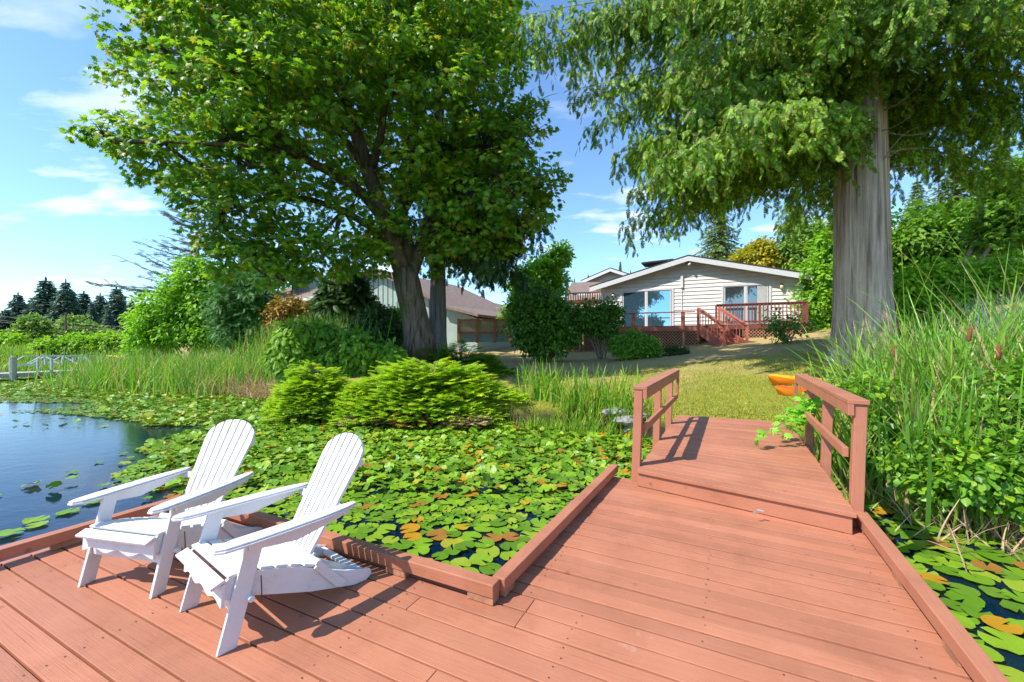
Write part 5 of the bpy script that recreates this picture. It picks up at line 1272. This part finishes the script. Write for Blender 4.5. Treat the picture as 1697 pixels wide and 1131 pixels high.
# right hillside
shrub('hillside_trees', 'dark leafy mass of tree foliage right of the big cedar trunk', 'tree', B_([(1510, 400, 60), (1560, 395, 50), (1620, 385, 54), (1690, 360, 66), (1500, 450, 40), (1560, 430, 60), (1640, 420, 70), (1720, 400, 80), (1760, 330, 80)], 19), 22000, .24, LM['hill'], clump_r=.5, stemr=.15, crown='crown')
shrub('near_hill_tree', 'leafy branch mass hanging at the right edge above the hillside', 'tree', B_([(1700, 300, 45), (1680, 360, 40), (1725, 350, 60), (1745, 300, 60), (1650, 395, 32)], 14), 5000, .2, LM['hill'], ML, clump_r=.4, stemr=.1, crown='crown', base=(13.5, 14))
shrub('bank_bramble', 'sunlit bramble bank right of the cedar base', 'shrub', B_([(1505, 480, 30), (1540, 465, 32), (1580, 470, 36), (1630, 470, 36), (1520, 510, 36), (1570, 510, 40), (1680, 460, 40), (1500, 545, 32)], 11.5), 9000, .13, LM['bright'], clump_r=.28, stemr=.03)
def blade_patch(name, label, centers, n, h, m, w=.018, lean=.25, kind='stuff', bend=(0.1, .5), base_z=None, dirb=(0, 0), cat='reeds', zfix=None, grp=None):
    """centers: (x, y, spread_x, spread_y)"""
    out_ = None
    T = [T_blade(b, 6, 1.0) for b in (.1, .35, .7)]
    c = np.array(centers, float); k = rng.integers(0, len(c), n); p = np.column_stack([c[k, 0] + rng.normal(size=n) * c[k, 2], c[k, 1] + rng.normal(size=n) * c[k, 3]])
    z = np.maximum(ground(p), WATER - .05) if zfix is None else np.full(n, zfix)
    P3 = np.column_stack([p, z]); d = np.column_stack([rng.normal(size=n) * lean + dirb[0], rng.normal(size=n) * lean + dirb[1], np.ones(n)])
    nn = rand_unit(n); nn[:, 2] *= .3; hh = h * (.55 + .6 * rng.random(n)); ww = w * (.7 + .7 * rng.random(n))
    vv, ff, = [], []
    Vs, Fs, off = [], [], 0
    fr_ = frames(d, nn); tsel = rng.integers(0, 3, n)
    for ti, (tv, tf) in enumerate(T):
        s = tsel == ti; S3 = np.column_stack([ww[s], hh[s], hh[s]]); tv = np.array(tv); k_ = len(tv)
        V = np.einsum('nij,nkj->nki', fr_[s], tv[None] * S3[:, None, :]) + P3[s][:, None, :]
        Fc = (np.array(tf)[None] + (np.arange(s.sum()) * k_)[:, None, None]).reshape(-1, 3) + off; off += V.shape[0] * k_
        Vs.append(V.reshape(-1, 3)); Fs.append(Fc)
    V = np.concatenate(Vs); Fc = np.concatenate(Fs)
    me = bpy.data.meshes.new(name); me.vertices.add(len(V)); me.vertices.foreach_set('co', V.astype(np.float32).ravel()); me.loops.add(Fc.size); me.loops.foreach_set('vertex_index', Fc.ravel().astype(np.int32))
    me.polygons.add(len(Fc)); me.polygons.foreach_set('loop_start', np.arange(0, Fc.size, 3, dtype=np.int32)); me.update(calc_edges=True)
    o = link_mesh(me, name, m); tag(o, label, cat, grp, kind); return o
def line_centers(a, b, n, sx, sy): return [(a[0] + (b[0] - a[0]) * f, a[1] + (b[1] - a[1]) * f, sx, sy) for f in np.linspace(0, 1, n)]
g0 = lambda px, py: tuple(G(px, py, WATER).xy)
# left cattail bed along the shore
blade_patch('cattail_reeds', 'tall green cattail bed along the left shore of the lake', line_centers(g0(170, 640), g0(330, 645), 8, .8, .9) + line_centers(g0(330, 648), g0(445, 652), 8, .5, .8), 5200, 1.75, LM['bluereed'], .034, .14)
blade_patch('cattail_reeds', 'cattails standing on the bank behind the dead reeds', line_centers((-9.5, 18), (-5.8, 14.6), 8, .5, .6), 2400, 1.9, LM['bluereed'], .03, .14)
blade_patch('dead_reeds', 'tan dead reed clump at the water edge below the left cattails', line_centers(g0(352, 655), g0(452, 664), 6, .25, .2), 900, .95, LM['dead'], .022, .40)
blade_patch('marsh_grass', 'yellow green marsh grass behind the far pier', line_centers(P(-40, 600, 40).xy[:], P(70, 600, 36).xy[:], 6, 2, 1.5), 2500, 1.6, LM['reed'], .07, .15)
blade_patch('marsh_grass', 'short marsh grass strip between pier and hedge', line_centers(P(60, 600, 33).xy[:], P(240, 600, 27).xy[:], 10, 1.5, 1.2), 3500, .7, LM['reed'], .05, .2)
# iris leaves in the middle
for lab, a, b_, n in (('iris leaves at the right end of the golden juniper', (875, 700), (925, 705), 150), ('iris leaves midway between juniper and gangway', (940, 712), (985, 716), 170), ('iris leaves beside the rocks by the gangway', (1000, 716), (1045, 722), 150)):
    blade_patch('iris_clump', 'upright green ' + lab, line_centers(g0(*a), g0(*b_), 5, .13, .18), n, 1.0, LM['reed'], .032, .16, kind='thing', cat='water plant', grp='iris clumps by the bank')
blade_patch('pond_edge_grass', 'fine green water grass between the iris clumps and the lawn', line_centers((.3, 9.8), (2.6, 8.9), 8, .25, .15), 700, .5, LM['reed'], .018, .2)
# right hand bed: leaning cattails
rc = [(5.35, 6.2, .30, .4), (5.9, 6.0, .4, .5), (6.1, 5.2, .4, .5), (6.8, 4.9, .6, .5), (6.4, 6.9, .35, .4), (7.0, 6.2, .6, .7), (7.9, 6.5, .8, 1.0), (7.8, 5, .7, .7)]
blade_patch('cattail_reeds', 'dense leaning cattail bed right of the gangway', rc, 3000, 1.8, LM['bluereed'], .036, .26, dirb=(.10, 0))
blade_patch('cattail_reeds', 'tall cattail blades fanning over the top of the right bed', [(6.2, 6.0, .6, .6), (7.0, 5.6, .7, .6), (7.4, 6.4, .6, .6)], 420, 2.7, LM['bluereed'], .03, .34, dirb=(.25, 0))
blade_patch('cattail_reeds', 'single upright reed tuft just beyond the right gangway rail', [(4.45, 5.5, .08, .15), (4.75, 4.75, .12, .15)], 60, 1.7, LM['bluereed'], .03, .12)
blade_patch('dead_reeds', 'pale dead stems low in the right cattail bed', [(5.2, 4.2, .4, .4), (6.0, 4.2, .5, .4), (4.9, 5.6, .5, .6), (5.6, 5.2, .6, .5)], 1300, .6, LM['dead'], .014, .5)
blade_patch('cattail_reeds', 'broad upright cattail blades nearest the camera in the right bed', [(4.9, 4.9, .25, .3), (5.5, 4.6, .3, .3), (6.1, 4.3, .3, .3), (5.2, 5.6, .3, .3)], 620, 1.75, LM['bluereed'], .042, .16, dirb=(.08, 0))
blade_patch('grey_grass', 'grey blue arching grass clump at the right edge of the hillside', [(10.3, 8.8, .5, .4), (11.2, 9.2, .5, .4)], 900, 1.5, LM['blueblade'], .016, .4)
# cattail heads
for px, py, Y, tilt, wh in ((1607, 555, 5.2, .35, 'higher'), (1655, 585, 5.0, .02, 'lower'), (1482, 582, 6.3, .25, 'small leftmost')):
    c = P(px, py, Y); base = Vector((c.x - tilt * .9, c.y, -.3)); t = thing('cattail_spike', 'brown cattail head on a bare stalk, the %s one in the right bed' % wh, 'cattail', base)
    d = (c - base).normalized()
    MB().tube([base, base.lerp(c, .5), c, c + d * .32], [.007, .006, .005, .002], 5).build('stalk', LM['reed'], t)
    MB().tube([c - d * .09, c - d * .075, c + d * .075, c + d * .09], [.008, .021, .021, .008], 9).build('seed_head', MAT['cattail'], t, smooth=True)
# leafy thicket at the right
shrub('leafy_thicket', 'bright green ovate leaved thicket overhanging the lily pads at right', 'shrub', B_([(1560, 795, 36, .1), (1610, 780, 44, -.2), (1660, 775, 46, -.1), (1690, 720, 50, .2), (1640, 710, 40, .4), (1655, 660, 38, .5), (1700, 640, 46, .3), (1530, 800, 24, .4), (1500, 770, 20, .6), (1680, 830, 30, -.4), (1560, 735, 26, .4)], 4.45), 3500, .078, LM['bramble'], OVN, clump_r=.16, per=12, stems=26, stemr=.012, shell=(.25, 1.12), flat=.9, base=(5.3, 4.5), inner=False)
shrub('vine_shrub', 'light green leafy shrub patch in the cattails behind the gangway rail', 'shrub', B_([(1440, 690, 26), (1470, 720, 24), (1420, 640, 20), (1450, 650, 22), (1460, 770, 22), (1460, 770, 22)], 5.6), 950, .085, LM['bramble'], OVN, clump_r=.16, per=10, stems=14, stemr=.008, shell=(.2, 1.1), base=(4.9, 5.5), inner=False)
def bridge_vine():
    b0 = P(1345, 700, 5.9); t = thing('grape_vine', 'lobed leaf vine creeping over the gangway planks through the right rail', 'vine', b0)
    mb = MB(); pos, dr, nr = [], [], []
    ends = [(1252, 733, 5.55, ZB + .05), (1285, 712, 5.9, ZB + .22), (1300, 690, 6.0, ZB + .38), (1320, 668, 6.0, ZB + .5), (1330, 680, 5.8, ZB + .45), (1310, 725, 5.7, ZB + .12), (1345, 655, 6.2, .75), (1325, 700, 5.7, .5), (1350, 670, 5.8, .7)]
    for px, py, Y, _ in ends:
        e = P(px, py, Y); e.z = max(e.z, ZB + .03); pl = curve3(b0, e, .12, 7); mb.tube(pl, [.008, .007, .006, .006, .005, .004, .003], 5)
        for k in range(2, 7):
            for _r in range(2): pos.append(pl[k] + Vector((random.uniform(-.05, .05), random.uniform(-.05, .05), random.uniform(.0, .06)))); dr.append(Vector((random.uniform(-1, .3), random.uniform(-1, .4), random.uniform(-.4, .1)))); nr.append(Vector((random.uniform(-.5, .2), random.uniform(-.7, 0), 1)))
    mb.build('stem', MAT['twig'], t); a = [np.array([tuple(v) for v in q]) for q in (pos, dr, nr)]
    a[0][:, 2] = np.maximum(a[0][:, 2], ZB + .05)
    leaves_mesh('leaves', ML[0], ML[1], a[0], frames(a[1], a[2]), .10 + .06 * rng.random(len(a[0])), LM['vine'], t)
bridge_vine()
# lawn blades
n = 60000; q = np.column_stack([rng.uniform(-2.5, 9.5, n), 8.0 + 6 * rng.random(n) ** 1.6]); dd = shore_d(q); q = q[dd > .1]; z = ground(q); n = len(q)
dn = np.column_stack([rng.normal(size=n) * .5, rng.normal(size=n) * .5, np.ones(n)])
tv = [(-.12, 0, 0), (.12, 0, 0), (0, 1, .3)]
tag(leaves_mesh('lawn_grass', tv, [(0, 1, 2)], np.column_stack([q, z]), frames(dn, rand_unit(n)), .035 + .035 * rng.random(n), LM['grass']), kind='stuff')

# ------------------------------------------------------------------ lily pads
def pad_template(seed, k=15, amp=1.0):
    r = random.Random(seed); v = [(0, 0, -.012)]; notch = .22
    for i in range(k):
        a = notch + (2 * math.pi - 2 * notch) * i / (k - 1); rr = 1 + r.uniform(-.04, .04); e = .05 * math.sin(a * 2 + seed) + .06 * math.sin(3 * a + seed * 2) + (.12 if r.random() < .25 else 0)
        v.append((math.cos(a) * rr, math.sin(a) * rr, e * amp))
    for i in range(k):
        a = notch + (2 * math.pi - 2 * notch) * i / (k - 1); v.append((math.cos(a) * .55, math.sin(a) * .55, .004))
    f = []
    for i in range(k - 1): f += [(0, k + 1 + i, k + 2 + i), (k + 1 + i, 1 + i, 2 + i), (k + 1 + i, 2 + i, k + 2 + i)]
    return v, f
def pad_mat(name, cols):
    m, t, b = mat(name)
    g = t.nodes.new('ShaderNodeObjectInfo'); isl = island(t); r = M('FRACT', M('ADD', g.outputs['Random'], isl, tree=t), tree=t)
    c = ramp(t, r, [(i / len(cols), c) for i, c in enumerate(cols)], 'CONSTANT')
    f = noise(t, 9, 4, rough=.7)
    c = mix(t, ramp(t, f, [(.55, (0, 0, 0)), (.75, (.5, .5, .5))]), c, (.30, .26, .03))
    c = mix(t, ramp(t, noise(t, 30, 3), [(.68, (0, 0, 0)), (.72, (.5, .5, .5))]), c, (.10, .06, .02))
    t.links.new(c, b.inputs['Base Color']); b.inputs['Roughness'].default_value = .42; b.inputs['Specular IOR Level'].default_value = .4
    bump(t, b, noise(t, 14, 3), .35, .02)
    tr = t.nodes.new('ShaderNodeBsdfTranslucent'); t.links.new(c, tr.inputs['Color']); ms = t.nodes.new('ShaderNodeMixShader'); ms.inputs[0].default_value = .2
    t.links.new(b.outputs[0], ms.inputs[1]); t.links.new(tr.outputs[0], ms.inputs[2]); t.links.new(ms.outputs[0], t.nodes['Material Output'].inputs['Surface'])
    return m
PG = pad_mat('green_lily_pad', [(.12, .27, .012), (.17, .34, .015), (.21, .40, .018), (.14, .28, .02), (.24, .40, .02), (.11, .24, .015), (.30, .41, .03)])
PY = pad_mat('yellowed_lily_pad', [(.48, .36, .02), (.50, .26, .015), (.38, .38, .03), (.36, .17, .03)])
def in_poly(px, py, poly):
    ins = False; j = len(poly) - 1
    for i in range(len(poly)):
        xi, yi = poly[i]; xj, yj = poly[j]
        if (yi > py) != (yj > py) and px < (xj - xi) * (py - yi) / (yj - yi) + xi: ins = not ins
        j = i
    return ins
# open water bays on the lake surface (world outlines)
OPEN = [[tuple(G(x, y, WATER).xy) for x, y in l] for l in (
    [(-900, 682), (60, 684), (140, 690), (215, 700), (245, 712), (215, 735), (250, 760), (190, 790), (235, 815), (330, 822), (330, 1500), (-900, 1500)],
    [(-300, 668), (110, 668), (150, 671), (110, 678), (20, 684), (-300, 684)],
    [(1665, 1075), (1740, 1040), (1900, 1300), (1720, 1280)])]
HALF = [[tuple(G(x, y, WATER).xy) for x, y in l] for l in ([(150, 690), (240, 700), (250, 760), (240, 815), (150, 800)], [(-100, 655), (150, 662), (180, 700), (-100, 700)], [(560, 900), (830, 900), (830, 1000), (600, 1000)], [(1620, 960), (1700, 960), (1800, 1000), (1680, 1100)])]
pads = []; cell = {}
def try_pad(x, y, r, f):
    k = (int(x // .3), int(y // .3))
    for a in (-1, 0, 1):
        for b in (-1, 0, 1):
            for (X, Y_, R_) in cell.get((k[0] + a, k[1] + b), ()):
                if (X - x) ** 2 + (Y_ - y) ** 2 < (f * (r + R_)) ** 2: return False
    cell.setdefault(k, []).append((x, y, r)); return True
xy = np.concatenate([np.column_stack([rng.uniform(-7, 7, 110000), rng.uniform(1.6, 12, 110000)]), np.column_stack([rng.uniform(-27, 2, 110000), rng.uniform(10, 26, 110000)])])
sdd = shore_d(xy)
for (x, y), d in zip(xy, sdd):
    if d > -.02: continue
    px, py = CX + FPX * x / y, CY + FPX * (EYE - WATER) / y
    if px < -60 or px > 1760 or py > 1190: continue
    u, w = x * S_ + y * C_, x * C_ - y * S_
    if (u < 2.42 and -4.78 < w < 1.22) or (w > -1.40 and w < 1.24 and u < 5.2) or (u > 4.2 and u < 9 and -1.0 < w < 1.15): continue
    if any(in_poly(x, y, p) for p in OPEN):
        if random.random() > .006: continue
    near = y < 6.5
    if any(in_poly(x, y, p) for p in HALF) and random.random() > .35: continue
    r = random.uniform(.08, .13) if y < 4.6 else random.uniform(.055, .11) if near else random.uniform(.05, .095)
    if try_pad(x, y, r, .70 if y < 4.9 else .58 if near else .43): pads.append((x, y, r))
print('pads', len(pads))
PT = [pad_template(i, amp=.55) for i in range(6)]; PTM = pad_template(3, amp=1.3)
pads.sort(key=lambda p: -(p[2] / p[1]) * (1 if -30 < CX + FPX * p[0] / p[1] < 1727 and CY + FPX * 2.02 / p[1] < 1150 else 0))
def pad_pose(x, y, r, lying):
    tilt = random.uniform(.0, .07) if lying else abs(random.gauss(0, .34)); a = random.uniform(0, 6.28); b = random.uniform(0, 6.28)
    up = Vector((math.sin(tilt) * math.cos(b), math.sin(tilt) * math.sin(b), math.cos(tilt))); z = WATER + .012 + random.uniform(0, .022) + (0 if lying else math.sin(tilt) * r * .75 + random.uniform(0, .05))
    X = Vector((math.cos(a), math.sin(a), 0)); X = (X - up * X.dot(up)).normalized(); Yv = up.cross(X)
    return Vector((x, y, z)), Matrix((X, Yv, up)).transposed()
pm = {}
def yellowish(x, y, lying): return random.random() < (.15 if (x < 1.5 and y < 6.2) else .04 if x < 3 else .10)
for i, (x, y, r) in enumerate(pads[:298]):
    lying = y < 5.6; yel = yellowish(x, y, lying); k = (i % 6, yel)
    if k not in pm:
        me = bpy.data.meshes.new('lily_pad'); me.from_pydata(PT[k[0]][0], [], PT[k[0]][1]); me.polygons.foreach_set('use_smooth', [True] * len(me.polygons)); me.materials.append(PY if yel else PG); pm[k] = me
    p, m3 = pad_pose(x, y, r, lying); o = bpy.data.objects.new('lily_pad', pm[k]); COL.objects.link(o); o.matrix_world = Matrix.Translation(p) @ m3.to_4x4() @ Matrix.Diagonal((r, r, r, 1))
    right = x * C_ - y * S_ > 1.1
    lab = ('yellowed' if yel else 'round green') + (' lily pad floating right of the walkway kerb' if right else ' lily pad floating left of the walkway, near the dock kerbs')
    tag(o, lab, 'lily pad', ('yellowed' if yel else 'green') + ' lily pads ' + ('right' if right else 'left') + ' of the walkway')
for yel, nm in ((False, 'lily_pad_mat'), (True, 'yellow_lily_pad_mat')):
    pos, Rs, rs = [], [], []; ts = []
    rest = [p for i, p in enumerate(pads[298:]) if ((i * 7919) % 100 < 6) == yel]
    for x, y, r in rest:
        p, m3 = pad_pose(x, y, r, y < 5.6 or any(in_poly(x, y, q) for q in HALF[:2])); pos.append(tuple(p)); Rs.append(np.array(m3)); rs.append(r)
    o = leaves_mesh(nm, PTM[0], PTM[1], np.array(pos), np.array(Rs), np.array(rs), PY if yel else PG); tag(o, 'dense field of ' + ('yellowing' if yel else 'green') + ' lily pads covering the far water', 'lily pads', None, 'stuff')
    o.data.polygons.foreach_set('use_smooth', [True] * len(o.data.polygons))
